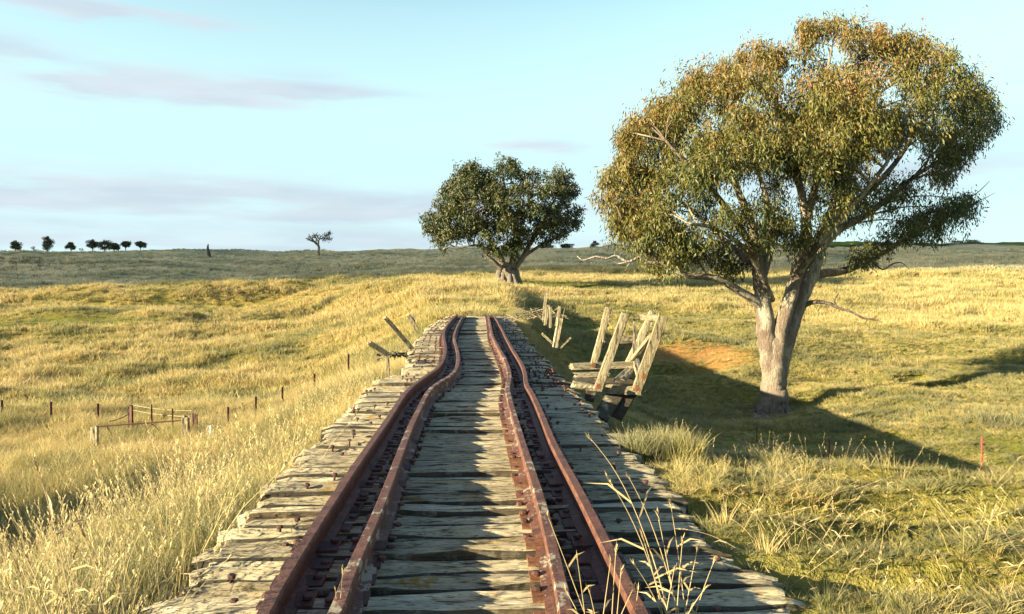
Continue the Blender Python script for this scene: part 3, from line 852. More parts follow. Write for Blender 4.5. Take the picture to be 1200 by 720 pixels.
    for (px, py, dy) in ((1052, 262, 2.3), (1068, 258, 2.4), (1060, 276, 2.5), (1082, 252, 2.6), (1096, 246, 2.6), (1100, 262, 2.7), (1118, 240, 2.8), (1130, 236, 2.8), (1112, 254, 2.8), (1078, 270, 2.6), (1040, 282, 2.2), (1024, 290, 2.0), (1010, 300, 1.9), (1135, 250, 2.8), (1146, 110, 2.6), (1155, 125, 2.2), (1165, 140, 2.0), (1158, 155, 2.0), (1140, 170, 2.1), (1120, 188, 2.0), (1100, 200, 1.9), (1128, 95, 2.8), (985, 30, -1), (950, 36, -1.5), (1000, 34, 0), (965, 34, 1), (1030, 45, 1.4), (1055, 52, 1.2), (1080, 52, 1.5), (870, 68, 0), (850, 80, 2), (890, 62, -1), (820, 92, -1), (800, 104, 1), (745, 145, -1), (735, 160, -2), (716, 210, -1.5), (715, 235, -1.5), (722, 255, -1.2)):
        cl.append((at(px, py, Y0 + dy), px, py, .3, 12))
    twig = mb; C_, D_, T_ = [], [], []
    for (p, px, py, s, e) in cl:
        q_, r = nearest(nodes, p)
        if (q_ - p).length > .3:
            mid = (q_ + p) * .5 + Vector((0, 0, .10 * (q_ - p).length)) + Vector((random.uniform(-.2, .2), random.uniform(-.2, .2), 0))
            limb(twig, [(q_, min(r * .6, .05)), (mid, .026), (p + Vector((0, 0, .15)), .010)], 5, .1, 4)
        # sub sprays of drooping leaves
        big = random.uniform(.75, 1.15) * (random.uniform(.5, .75) if (px > 1060 and py > 150) or e < 15 else 1)
        dens = 1.0
        if px > 1060: dens = .7
        if py > 235 and px > 940: dens = .7
        nsp = int(21 * dens)
        tipness = max(0, min(1, (215 - py) / 150)) * .55 + max(0, min(1, (800 - px) / 90)) * .45 - max(0, (px - 1030) / 120) * .4 - max(0, s) * .15
        for k in range(nsp):
            o_ = Vector((random.gauss(0, 1), random.gauss(0, 1), random.gauss(0, .75)));
            o_ = o_.normalized() * (random.random() ** .5 * .64 * big + (.45 if random.random() < .12 else 0))
            c = p + o_
            m_ = int(random.uniform(22, 38))
            pts = np.array(c)[None] + RNG.normal(size=(m_, 3)) * np.array([.13, .13, .20])
            C_.append(pts)
            dd = RNG.normal(size=(m_, 3)) * .55 + np.array([0, 0, -1.0]) + np.array(o_)[None] * .5
            D_.append(dd)
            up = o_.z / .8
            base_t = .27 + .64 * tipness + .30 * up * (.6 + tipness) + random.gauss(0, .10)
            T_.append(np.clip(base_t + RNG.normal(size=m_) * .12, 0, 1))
    C_ = np.concatenate(C_); D_ = np.concatenate(D_); T_ = np.concatenate(T_)
    leaf_mesh('crown', C_, D_, .175, .046, T_, M_leaf, root)
    for (ax, ay, r_) in ((-.9, -.5, .22), (.8, -.6, .2), (1.0, .4, .2), (-.8, .5, .2), (.1, -1.0, .18)):
        e_ = Vector((base.x + ax, base.y + ay, 0)); e_.z = gh(e_.x, e_.y) - .12
        limb(mb, [(e_, .07), (Vector((base.x + ax * .55, base.y + ay * .55, base.z + .12)), r_), (Vector((base.x + ax * .2, base.y + ay * .2, base.z + .7)), r_ * 1.1)], 8, .1)
    o = mb.build('trunk', M_bark, root, smooth=True)
    # dead limbs
    dm = MB()
    limb(dm, [P(800, 322, .09, -1.1), P(778, 312, .07, -1.2), P(760, 306, .06, -1.3), P(748, 302, .055, -1.4), P(736, 307, .05, -1.4), P(722, 300, .045, -1.4), P(712, 303, .04, -1.5), P(698, 301, .035, -1.5), P(684, 305, .03, -1.5), P(676, 300, .015, -1.5)], 7)
    limb(dm, [P(736, 307, .03, -1.4), P(724, 309, .025, -1.4), P(718, 304, .02, -1.4)], 6)
    dm.build('dead_limb', M_dead, root, smooth=True)
    dm = MB()
    limb(dm, [P(934, 368, .15, .1), P(943, 358, .11, 0), P(956, 354, .09, -.2), P(972, 356, .07, -.3), P(982, 361, .06, -.4), P(998, 366, .045, -.5), P(1012, 373, .04, -.5), P(1022, 374, .03, -.5), P(1035, 378, .01, -.5)], 8)
    limb(dm, [P(982, 361, .035, -.4), P(978, 353, .025, -.4), P(983, 344, .012, -.4)], 6)
    limb(dm, [P(1022, 306, .05, 2), P(1034, 316, .035, 2.1), P(1045, 310, .03, 2.1), P(1056, 308, .02, 2.1), P(1066, 316, .01, 2.1)], 6)
    limb(dm, [P(1120, 250, .03, 2.8), P(1135, 234, .025, 2.8), P(1148, 224, .02, 2.8), P(1160, 212, .008, 2.8)], 5)
    limb(dm, [P(1140, 238, .02, 2.8), P(1155, 232, .015, 2.8), P(1166, 226, .006, 2.8)], 5)
    dm.build('dead_limb', M_bark2, root, smooth=True)
big_tree()

def mid_tree():
    Y0 = 84.0
    base = at(596, 333, Y0); base.z = gh(base.x, base.y)
    root = empty('gum_tree', tuple(base), 'dark spreading gum tree with gnarled roots standing beyond the far end of the railway', 'tree')
    mb = MB(); nodes = []
    def P(px, py, r, dy=0): return (at(px, py, Y0 + dy), r)
    z0 = base.z
    nodes += limb(mb, [(Vector((base.x, Y0, z0 - .5)), 1.0), (Vector((base.x, Y0, z0 + .5)), .75), P(594, 318, .62), P(592, 308, .5)], 16, .15)
    for (x1, x2, dy) in ((580, 586, -1.0), (588, 590, -1.4), (606, 600, -1.3), (612, 604, .3), (598, 597, -1.6)):
        a = at(x1, 333, Y0 + dy); a.z = gh(a.x, a.y) - .2
        limb(mb, [(a, .32), ((a + at(x2, 322, Y0)) * .5, .34), P(x2, 318, .38)], 8, .2)
    for pl in ([(590, 312, .42, -.5), (584, 298, .34, -.8), (577, 288, .26, -1), (570, 278, .16, -1.5), (556, 262, .12, -2.0), (540, 245, .08, -2.5), (525, 232, .05, -2.6)],
               [(588, 315, .3, -1), (578, 306, .2, -1.6), (568, 298, .08, -2)],
               [(598, 314, .42, 0), (603, 296, .36, .2), (604, 276, .28, .5), (600, 255, .2, .5), (596, 235, .14, 0), (590, 212, .1, 0), (588, 198, .06, 0)],
               [(602, 316, .35, .5), (614, 300, .30, 1), (622, 284, .24, 1), (632, 268, .18, 1), (640, 250, .12, 1), (652, 230, .08, 1), (655, 215, .05, 1)],
               [(612, 302, .2, 1), (630, 290, .16, 1.5), (645, 282, .12, 1.5), (660, 276, .09, 1.5), (672, 270, .05, 1.5)],
               [(586, 298, .2, -.5), (560, 288, .14, 0), (535, 290, .1, 0), (515, 280, .06, 0), (505, 270, .04, 0)],
               [(604, 276, .2, .5), (618, 250, .15, -1), (624, 225, .1, -2), (622, 205, .06, -2)],
               [(600, 258, .2, .5), (580, 238, .14, 1.5), (560, 220, .1, 2), (548, 205, .05, 2)],
               [(640, 262, .12, -1), (632, 268, .1, -1.6), (622, 262, .05, -2)]):
        nodes += limb(mb, [P(*a) for a in pl], 8, .1)
    poly = [(494, 266), (503, 250), (512, 238), (518, 222), (530, 212), (530, 203), (542, 194), (553, 190), (560, 198), (570, 196), (582, 184), (592, 182), (606, 192), (612, 202), (622, 192), (636, 190), (650, 196), (662, 200), (674, 208), (672, 222), (677, 240), (681, 262), (668, 268), (655, 285), (640, 290), (634, 276), (614, 288), (604, 296), (574, 300), (560, 288), (540, 280), (520, 288), (503, 280)]
    cl = crown_points(poly, Y0, 6.2, 240, .85, shell=.6, margin=3, seed=9, void=.36, hpad=1, holes=[(580, 225, 4), (560, 240, 4), (601, 244, 4), (635, 240, 4), (560, 272, 4), (590, 282, 4), (616, 262, 3), (640, 270, 5), (545, 262, 4), (628, 212, 4)])
    C_, D_, T_ = [], [], []
    for (p, px, py, s, e) in cl:
        q_, r = nearest(nodes, p)
        mid = (q_ + p) * .5 + Vector((random.uniform(-.3, .3), random.uniform(-.3, .3), .2))
        limb(mb, [(q_, min(r * .6, .09)), (mid, .05), (p, .02)], 5, .1, 3)
        t0 = .2 + random.random() * .5
        for k in range(11):
            o_ = Vector((random.gauss(0, 1), random.gauss(0, 1), random.gauss(0, .7))).normalized() * random.random() ** .5 * 1.05
            m_ = 22; c = p + o_
            C_.append(np.array(c)[None] + RNG.normal(size=(m_, 3)) * .20)
            D_.append(RNG.normal(size=(m_, 3)) * .7 + np.array([0, 0, -.8]))
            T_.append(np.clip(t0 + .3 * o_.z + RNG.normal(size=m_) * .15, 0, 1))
    leaf_mesh('crown', np.concatenate(C_), np.concatenate(D_), .32, .13, np.concatenate(T_), M_leaf2, root)
    mb.build('trunk', M_bark2, root, smooth=True)
mid_tree()

def far_tree(px, py_base, hpx, wpx, Y, label, name='paddock_tree', group='small trees on the left horizon', shape=1.0, leaf=.55, bare=False, stem=.3):
    p = at(px, py_base, Y); p.z = gh(p.x, p.y)
    pe = at(px, py_base, Y)
    H = hpx / FPX * Y; Wd = wpx / FPX * Y
    top = pe.z + H; H = top - p.z
    root = empty(name, tuple(p), label, 'tree', group)
    mb = MB(); rnd = random
    nodes = limb(mb, [(p - Vector((0, 0, .4)), H * .05), (p + Vector((rnd.uniform(-.2, .2), 0, H * .3)), H * .035), (p + Vector((0, 0, H * .75)), H * .012)], 7, .1, 4)
    C_, D_, T_ = [], [], []
    lob = [(Vector((rnd.uniform(-.32, .32) * Wd, rnd.uniform(-.32, .32) * Wd, H * rnd.uniform(stem + .12, .86))), rnd.uniform(.16, .27)) for _ in range(16)]
    lob += [(Vector((0, 0, H * .88)), .16), (Vector((-.3 * Wd, 0, H * (stem + .3))), .2), (Vector((.3 * Wd, 0, H * (stem + .3))), .2)]
    for c, s in lob:
        zt = (c.z / H - .6) / .5
        c.x *= math.sqrt(max(.15, 1 - zt * zt)); c.y *= math.sqrt(max(.15, 1 - zt * zt))
        t0 = rnd.uniform(.1, .8)
        limb(mb, [(nodes[len(nodes) // 2][0], H * .018), (p + c, H * .006)], 5, .1, 3)
        if bare: continue
        m_ = 130
        u = RNG.normal(size=(m_, 3)); u /= np.linalg.norm(u, axis=1, keepdims=True)
        u *= (RNG.random((m_, 1)) ** .4) * s * np.array([Wd * .95, Wd * .95, H * .62])
        C_.append(np.array(p + c)[None] + u); D_.append(RNG.normal(size=(m_, 3)))
        T_.append(np.clip(t0 + RNG.normal(size=m_) * .15, 0, 1))
    if C_: leaf_mesh('crown', np.concatenate(C_), np.concatenate(D_), leaf, leaf * .5, np.concatenate(T_), M_leaf2, root)
    mb.build('trunk', M_bark2, root, smooth=True)
FT = [(18, 294, 12, 13, 388, 'small round tree, leftmost on the left horizon', .15), (56, 297, 20, 13, 392, 'tallest narrow dark tree on the left horizon', .1),
      (83, 299, 15, 13, 388, 'low lopsided tree between the tallest tree and the clump on the left horizon', .2), (109, 299, 18, 14, 390, 'rusty round tree at the left end of the horizon clump', .2),
      (123, 301, 19, 18, 384, 'broadest tree in the middle of the horizon clump', .2), (134, 301, 16, 14, 380, 'rounded tree at the right end of the horizon clump', .15),
      (147.5, 300, 17, 12, 388, 'umbrella shaped tree with a bare stem just right of the horizon clump', .42), (165, 300, 17, 12, 390, 'small dark tree on a thin stem, rightmost of the left horizon trees', .3)]
for (px, py, h, w, Yd, lab, st) in FT: far_tree(px, py, h, w, Yd, lab, stem=st)
# bushes on the right horizon
for (px, py, h, w, Yd, lab) in ((640, 293, 10, 24, 432, 'dark low bush on the skyline touching the right side of the spreading gum'), (664, 292, 6, 20, 436, 'low scrub on the skyline just right of the spreading gum'), (697, 291, 9, 15, 440, 'lone bush on the skyline between the two big gums'),
                                 (720, 292, 6, 26, 440, 'flat scrub on the skyline at the left edge of the big gum crown'), (1080, 294, 9, 22, 425, 'dark round bush before the green crop, seen under the outer branch of the big gum'), (1108, 293, 6, 16, 428, 'small dark bush between two larger ones before the green crop'), (1138, 293, 12, 42, 425, 'wide dark bush before the green crop, rightmost on the right horizon')):
    far_tree(px, py, h, w, Yd, lab, name='bush', group='bushes on the right horizon', stem=-.05, leaf=.6)

def dead_tree(px, py, hpx, wpx, Y, label, leafy=False, name='dead_tree', seed=1):
    rnd = random.Random(seed)
    p = at(px, py, Y); p.z = gh(p.x, p.y) - .2; H = at(px, py - hpx, Y).z - p.z; W = wpx / FPX * Y
    root = empty(name, tuple(p), label, 'tree')
    mb = MB()
    def grow(a, d, L, r, lev):
        b = a + d * L; m_ = (a + b) * .5 + Vector((rnd.uniform(-1, 1), rnd.uniform(-1, 1), rnd.uniform(-.5, 1))) * L * .12
        limb(mb, [(a, r), (m_, r * .85), (b, r * .68)], 6, .1, 3)
        if lev == 0: return
        for k in range(rnd.choice((2, 3, 3))):
            nd = (d + Vector((rnd.uniform(-1, 1) * W / H * 1.1, rnd.uniform(-.8, .8), rnd.uniform(-.15, .7)))).normalized()
            grow(m_ if k == 2 else b, nd, L * rnd.uniform(.62, .88), r * .66, lev - 1)
    grow(p, Vector((0, 0, 1)), H * .27, H * .055, 5)
    mb.build('trunk', M_bark2, root, smooth=True)
    if leafy:
        C_, D_, T_ = [], [], []
        for (ox, oz, s) in ((.20, .66, .8), (.28, .55, .8), (.14, .55, .7), (.30, .72, .5)):
            c = p + Vector((ox * W, 0, oz * H)); m_ = 160
            C_.append(np.array(c)[None] + RNG.normal(size=(m_, 3)) * s * .8); D_.append(RNG.normal(size=(m_, 3))); T_.append(RNG.random(m_) * .5)
        leaf_mesh('crown', np.concatenate(C_), np.concatenate(D_), .5, .25, np.concatenate(T_), M_leaf2, root)
dead_tree(374, 299, 36, 40, 300, 'mostly bare dead tree with a few leaves on its right side on the skyline', True, seed=4)
dead_tree(41, 298, 10, 8, 390, 'tiny leafless tree between the two leftmost horizon trees', name='bare_tree', seed=6)
dead_tree(95, 299, 10, 9, 390, 'tiny leafless tree just left of the horizon clump', name='bare_tree', seed=8)
mb = MB(); p = at(245, 302, 300)
limb(mb, [(at(246, 305, 300), .9), (at(245, 299, 300), .7), (at(243.5, 292, 300), .5), (at(244, 286, 300), .12)], 8, .3)
tag(mb.build('tree_stump', M_dark), 'tall dark broken stump alone on the skyline left of the dead tree', 'stump')

# unseen tree added outside the frame on the left to shade the tall grass
def shade_tree():
    p = Vector((-19.5, 9.0, 0)); p.z = gh(p.x, p.y)
    root = empty('unseen_shade_tree', tuple(p), 'unseen bushy tree added left of the frame to shade the tall grass', 'tree')
    mb = MB(); nodes = limb(mb, [(p - Vector((0, 0, .3)), .16), (p + Vector((.1, 0, 2.2)), .12), (p + Vector((0, .1, 5.6)), .05)], 8)
    C_, D_, T_ = [], [], []
    for k in range(80):
        c = p + Vector((random.uniform(-1.9, 1.9), random.uniform(-2.8, 2.8), random.uniform(1.6, 6.0)))
        limb(mb, [(nodes[5][0], .04), (c, .01)], 5, .1, 3); m_ = 260
        C_.append(np.array(c)[None] + RNG.normal(size=(m_, 3)) * .40); D_.append(RNG.normal(size=(m_, 3)) + np.array([0, 0, -.6])); T_.append(RNG.random(m_) * .6)
    leaf_mesh('crown', np.concatenate(C_), np.concatenate(D_), .16, .05, np.concatenate(T_), M_leaf, root)
    mb.build('trunk', M_bark2, root, smooth=True)
shade_tree()

TOPS = []
# ------------------------------------------------------------------ fences, gate, stakes
def stake(px, py0, py1, Y, w, m, label, name='steel_stake', cat='stake', group='rusty fence stakes', lean=0):
    if py1: Y = hit(px, py1).y; w = w * max(.6, min(1.6, Y / 27))
    top = at(px, py0, Y); TOPS.append(top); g = gh(top.x, top.y); b = Vector((top.x + lean, Y, min(g, top.z - .3) - .2))
    mb = MB()
    # star picket: three thin flanges
    if name == 'steel_stake':
        for a in (0, 120, 240):
            d = Vector((math.cos(R(a + 15)), math.sin(R(a + 15)), 0)) * w
            n_ = Vector((-d.y, d.x, 0)).normalized() * w * .14
            vs = [b + n_, b - n_, b + d - n_, b + d + n_, top + n_, top - n_, top + d - n_, top + d + n_]
            mb.add(vs, [(0, 1, 2, 3), (7, 6, 5, 4), (0, 4, 5, 1), (1, 5, 6, 2), (2, 6, 7, 3), (3, 7, 4, 0)])
        for k in range(6): # wire holes as small collars
            pz = b + (top - b) * (.4 + k * .1); mb.tube([pz - Vector((0, 0, .006)), pz + Vector((0, 0, .006))], [w * .3, w * .3], 5)
    else: mb.timber(b, top, w, w, up=Vector((0, 1, 0)), seg=8, rough=w * .09, ends=w * .3)
    o = mb.build(name, m); return tag(o, label, cat, group)
GF = 'rusty stakes of the old fence'
FS = [(2, 469, 27, 'stake at the far left edge of the field'), (59.5, 471, 26.5, 'rusty stake second from the left edge'), (114.5, 473, 26, 'thin rusty stake behind the left gate post'),
      (267, 477, 29, 'rusty stake nearest to the right of the white post'), (299.5, 465, 31, 'taller rusty stake, second to the right of the white post'), (330.5, 454, 32, 'rusty stake leaning slightly, third to the right of the white post'),
      (368, 438, 33.5, 'thin rusty stake high on the bank among dry weeds'), (408, 415, 35, 'rusty stake nearest the broken posts at the top of the bank')]
FT_ = []
BP = {2: 493, 59.5: 495, 114.5: 500, 267: 507, 299.5: 498, 330.5: 487, 368: 463, 408: 446}
for (px, py, Y, lab) in FS:
    stake(px, py, BP[px], Y, .045, M_stake, lab, group=GF); FT_.append(TOPS[-1])
stake(972, 515, 545, 13.5, .03, M_red, 'short red painted stake in shaded grass near the base of the big gum', group='red stakes on the right')
stake(1151, 512, 552, 13.0, .035, M_red, 'bright red painted stake at the right edge of the gully', group='red stakes on the right')
stake(887, 500, 530, 13.8, .018, M_stake, 'thin brown rod in the shaded grass left of the big gum trunk', group='red stakes on the right')
stake(110.5, 501, 534, 24, .20, M_post, 'thick weathered grey strainer post at the left end of the gate', 'gate_post', 'post', 'posts around the gate')
stake(217.5, 489, 520, 24.5, .22, M_post, 'thick weathered grey strainer post at the right end of the gate', 'gate_post', 'post', 'posts around the gate')
stake(245.5, 500.5, 520, 24.5, .12, M_white, 'short white painted post just right of the gate', 'white_post', 'post', 'posts around the gate')
stake(153, 476, 508, 27, .13, M_stake, 'reddish brown round post standing behind the gate', 'red_post', 'post', 'posts around the gate')
stake(226, 485, 512, 25.5, .08, M_stake, 'slim reddish post, left one of the pair behind the right gate post', 'red_post', 'post', 'posts around the gate')
stake(230, 486, 512, 25.7, .08, M_stake, 'slim reddish post, right one of the pair behind the right gate post', 'red_post', 'post', 'posts around the gate')
stake(177.5, 474, 506, 27, .03, M_stake, 'thin grey rod standing behind the middle of the gate', group='posts around the gate')
stake(202, 479, 508, 27, .03, M_stake, 'thin rod behind the right half of the gate', group='posts around the gate')
gate = empty('field_gate', tuple(at(165, 515, 24.2)), 'rusty tubular field gate with diagonal braces sunk in tall dry grass', 'gate')
for nm, a, b_, r in (('top_tube', (116, 500), (212, 493), .022), ('brace', (125, 500), (136, 517), .015), ('brace', (178, 496.5), (162, 518), .015), ('brace', (178, 496.5), (190, 508), .015), ('bottom_tube', (118, 527), (212, 521), .02)):
    mb = MB(); mb.tube([at(*a, 24.1), at(*b_, 24.4)], [r, r], 7); mb.build(nm, M_stake, gate)
def wire(pts, r, label, m=M_stake, name='fence_wire', group='wires of the old fence'):
    mb = MB()
    for a, b_ in zip(pts, pts[1:]):
        n_ = 8; seg = [a.lerp(b_, k / n_) - Vector((0, 0, .05 * math.sin(math.pi * k / n_))) for k in range(n_ + 1)]
        mb.tube(seg, [r] * (n_ + 1), 5)
    o = mb.build(name, m); return tag(o, label, 'wire', group)
wire([at(156, 475, 27), at(225, 481.5, 25.6)], .018, 'upper pale rail wire slung behind the gate', M_post)
wire([at(156, 481, 27), at(225, 488.5, 25.6)], .018, 'lower pale rail wire slung behind the gate', M_post)
wire([at(230, 489, 25.6), at(243, 501, 24.5)], .016, 'short slanting stay wire down to the white post', M_post)
wire([at(128, 494, 26), at(153, 484, 27)], .018, 'slanting stay left of the reddish round post')
wire([p - Vector((0, 0, .15)) for p in FT_[:3]], .004, 'thin top wire strung along the left stakes')
wire([p - Vector((0, 0, .12)) for p in FT_[3:]], .004, 'thin top wire climbing the bank between the stakes')
# brush pile and dead sticks
def stick_pile(px, py, Y, n, s, label, m=M_dark, name='brush_pile'):
    p = at(px, py, Y); mb = MB()
    g = p.z - .12
    for _ in range(n):
        a = Vector((p.x + random.gauss(0, s), p.y + random.gauss(0, s), g + abs(random.gauss(0, s * .3)) + .05))
        d = Vector((random.gauss(0, 1), random.gauss(0, 1), random.gauss(0, .45))).normalized() * random.uniform(.3, .9) * s * 1.6
        mb.tube([a - d * .5, a + Vector((random.uniform(-.05, .05), 0, .03)) * s, a + d * .5], [random.uniform(.012, .028), .018, .006], 5, .2)
    tag(mb.build(name, m), label, 'brush')
stick_pile(462, 414, 15.0, 40, .14, 'dark tangle of brush under the leaning posts on the left bank')
stick_pile(893, 494, 27.8, 26, .55, 'scattered fallen sticks and bark at the foot of the big gum', M_dead)
stick_pile(628, 371, 30, 70, .55, 'pile of pale dead branches at the far right end of the bridge', M_post)

# ------------------------------------------------------------------ grass
def grass_mat(name, cols, scale=.8, attr_name='tint', trans=.35):
    m, nt, b, o = mat(name); q = N(nt)
    oi = q.n('ShaderNodeObjectInfo')
    t = q.math('ADD', q.attr('tint', True), q.rng(oi.outputs['Random'], 0, 1, -.28, .28), True)
    c = q.mix(q.rng(t, 0, .4), cols[0], cols[1])
    c = q.mix(q.rng(t, .4, .75), c, cols[2])
    c = q.mix(q.rng(t, .75, 1), c, cols[3])
    bl = q.attr('blade')
    c = q.mix(q.rng(bl, 0, 1, 0, .45), c, cols[4])
    q.l(c, b.inputs['Base Color']); b.inputs['Roughness'].default_value = .6
    b.inputs['Specular IOR Level'].default_value = .2
    tr = q.n('ShaderNodeBsdfTranslucent'); q.l(c, tr.inputs['Color'])
    mx = q.n('ShaderNodeMixShader'); mx.inputs[0].default_value = trans
    q.l(b.outputs[0], mx.inputs[1]); q.l(tr.outputs[0], mx.inputs[2]); q.l(mx.outputs[0], o.inputs[0])
    return m
G0, G1, G2, G3, G4 = (.050, .068, .014), (.180, .185, .028), (.40, .305, .070), (.54, .41, .15), (.54, .46, .29)
M_grass = grass_mat('dry_grass', (G0, G1, G2, G3, G4))

def tuft(name, nb, spread, hgt, wid, lean, curl, m, seg=3, seeds=0, rs=0):
    rnd = random.Random(rs); vs, fs, bl = [], [], []
    for k in range(nb):
        a = rnd.uniform(0, 2 * math.pi); rr = spread * math.sqrt(rnd.random())
        p = Vector((math.cos(a) * rr, math.sin(a) * rr, -.04))
        a2 = a + rnd.uniform(-1, 1); ln = rnd.uniform(.1, 1) * lean
        d = Vector((math.cos(a2) * ln, math.sin(a2) * ln, 1)).normalized()
        H = hgt * rnd.uniform(.45, 1.1); w = wid * rnd.uniform(.6, 1.3); s = d.cross(Vector((rnd.uniform(-1, 1), rnd.uniform(-1, 1), 0))).normalized()
        out_d = Vector((math.cos(a2), math.sin(a2), 0)); c = curl * rnd.uniform(.3, 1.3); tv = rnd.random()
        b0 = len(vs)
        for i in range(seg + 1):
            t = i / seg
            q_ = p + d * H * t + out_d * c * H * t * t - Vector((0, 0, c * .4 * H * t * t))
            ww = w * (1 - t) ** .7
            if i < seg: vs += [q_ - s * ww * .5, q_ + s * ww * .5]; bl += [tv * .6 + t * .4] * 2
            else: vs.append(q_); bl.append(1.0)
        for i in range(seg - 1): fs.append((b0 + i * 2, b0 + i * 2 + 1, b0 + i * 2 + 3, b0 + i * 2 + 2))
        fs.append((b0 + (seg - 1) * 2, b0 + (seg - 1) * 2 + 1, b0 + seg * 2))
        if k < seeds:
            top = vs[b0 + seg * 2]; dd = (d + out_d * c * 1.5).normalized()
            for e in range(9):
                q0 = top - dd * .02 * e * hgt * 1.2; side = Vector((rnd.uniform(-1, 1), rnd.uniform(-1, 1), .6)).normalized() * .022
                b1 = len(vs); vs += [q0, q0 + side + dd * .02, q0 + side * .4 + dd * .035]; bl += [1, 1, 1]; fs.append((b1, b1 + 1, b1 + 2))
    me = bpy.data.meshes.new(name); me.from_pydata([tuple(v) for v in vs], [], fs)
    at_ = me.attributes.new('blade', 'FLOAT', 'POINT'); at_.data.foreach_set('value', bl)
    me.materials.append(m)
    return bpy.data.objects.new(name, me)
def scatter(name, pts, rots, scales, tints, kinds, sources, label=None):
    src = bpy.data.collections.new(name + '_kinds')
    for s in sources: src.objects.link(s)
    me = bpy.data.meshes.new(name); n = len(pts)
    me.vertices.add(n); me.vertices.foreach_set('co', pts.astype(np.float32).ravel())
    for nm, ty, arr in (('rot', 'FLOAT_VECTOR', rots), ('scl', 'FLOAT_VECTOR', scales), ('tint', 'FLOAT', tints), ('kindi', 'INT', kinds)):
        a_ = me.attributes.new(nm, ty, 'POINT'); a_.data.foreach_set('vector' if ty == 'FLOAT_VECTOR' else 'value', arr.astype(np.int32 if ty == 'INT' else np.float32).ravel())
    o = bpy.data.objects.new(name, me); COL.objects.link(o); tag(o, label, None, None, 'stuff')
    ng = bpy.data.node_groups.new(name, 'GeometryNodeTree')
    ng.interface.new_socket('Geometry', in_out='INPUT', socket_type='NodeSocketGeometry')
    ng.interface.new_socket('Geometry', in_out='OUTPUT', socket_type='NodeSocketGeometry')
    gi, go = ng.nodes.new('NodeGroupInput'), ng.nodes.new('NodeGroupOutput')
    mp = ng.nodes.new('GeometryNodeMeshToPoints'); ip = ng.nodes.new('GeometryNodeInstanceOnPoints')
    ci = ng.nodes.new('GeometryNodeCollectionInfo'); ci.inputs['Collection'].default_value = src
    ci.inputs['Separate Children'].default_value = True; ci.inputs['Reset Children'].default_value = True
    ip.inputs['Pick Instance'].default_value = True
    def na(nm, ty):
        n_ = ng.nodes.new('GeometryNodeInputNamedAttribute'); n_.data_type = ty; n_.inputs['Name'].default_value = nm; return n_.outputs['Attribute']
    ng.links.new(gi.outputs[0], mp.inputs['Mesh']); ng.links.new(mp.outputs[0], ip.inputs['Points'])
    ng.links.new(ci.outputs[0], ip.inputs['Instance'])
    ng.links.new(na('kindi', 'INT'), ip.inputs['Instance Index'])
    ng.links.new(na('rot', 'FLOAT_VECTOR'), ip.inputs['Rotation'])
    ng.links.new(na('scl', 'FLOAT_VECTOR'), ip.inputs['Scale'])
    ng.links.new(ip.outputs[0], go.inputs[0])
    mod = o.modifiers.new('scatter', 'NODES'); mod.node_group = ng
    return o
def sample(n, r0, r1, pw, th0=-37, th1=39):
    """points in the view wedge, density falling as r**-pw"""
    u = RNG.random(n); e = 2 - pw
    r = (r0 ** e + u * (r1 ** e - r0 ** e)) ** (1 / e) if abs(e) > 1e-3 else r0 * (r1 / r0) ** u
    th = np.radians(RNG.uniform(th0, th1, n))
    return r * np.sin(th), r * np.cos(th)
def offdeck(x, y, pad=.0):
    on = (y > 2.0) & (y < 36.4) & (x > np.array(edgeL(y)) - pad) & (x < np.array(edgeR(y)) + pad)
    return ~on
def field(name, x, y, keep, hfun, sources, tint, kinds=None, lean=.12, label=None):
    x, y = x[keep], y[keep]; n = len(x)
    z = ground(x, y)
    h = hfun(x, y) * RNG.uniform(.55, 1.45, n)
    rots = np.stack([RNG.normal(0, lean, n), RNG.normal(0, lean, n), RNG.uniform(0, 6.283, n)], -1)
    wd = np.clip(h, .35, None) ** .5 if False else h
    sc = np.stack([wd, wd, h], -1)
    t = tint(x, y)
    k = RNG.integers(0, len(sources), n) if kinds is None else kinds(x, y)
    return scatter(name, np.stack([x, y, z], -1), rots, sc, t, k, sources, label)

# near dry tall grass (unit height 1)
tall = [tuft('tall_tuft', 30, .20, 1.0, .019, .36, .30, M_grass, 3, seeds=4, rs=i) for i in range(5)]
turf = [tuft('turf_tuft', 46, .45, 1.0, .050, .9, .5, M_grass, 2, rs=20 + i) for i in range(4)]
mead = [tuft('meadow_tuft', 26, .50, 1.0, .075, .35, .3, M_grass, 2, rs=40 + i) for i in range(4)]
def tintL(x, y):
    g = fbm(x / 2.2, y / 1.6, 51, 4); g2 = fbm(x / 7, y / 4, 52, 3)
    # olive beside the deck, straw further out
    near = np.exp(-((x + 2.2) / 1.6) ** 2) * .30
    return np.clip(.64 + (g - .5) * 2.2 + (g2 - .5) * 1.5 - near, 0, 1)
def hL(x, y):
    d = np.clip((np.array(edgeL(y)) - x) / 2.2, 0, 1)
    return (.24 + .42 * fbm(x / 1.8, y / 1.8, 61, 3) * (.55 + .9 * fbm(x / 6, y / 6, 62, 2))) * (.42 + .58 * d)
xs1, ys1 = sample(27000, 2.0, 34, 1.25, -44, 8)
embL = lambda x, y: (x < np.array(edgeL(y)) + .02)
field('dry_grass', xs1, ys1, embL(xs1, ys1) & offdeck(xs1, ys1, -.04) & (xs1 < 0), hL, tall, tintL, label='tall dry straw grass on the left of the bridge')
straws = [tuft('straw_stems', 6, .20, 1.0, .0065, .35, .25, M_grass, 3, seeds=7, rs=90 + i) for i in range(4)]
xs7, ys7 = sample(2600, 2.2, 22, 1.2, -44, 12)
field('straw_stems', xs7, ys7, (xs7 < np.array(edgeL(ys7)) - .1), lambda x, y: .45 + .42 * fbm(x / 1.4, y / 1.4, 65, 2), straws, lambda x, y: np.full(len(x), .95), label='pale seeding straw stems above the left grass')
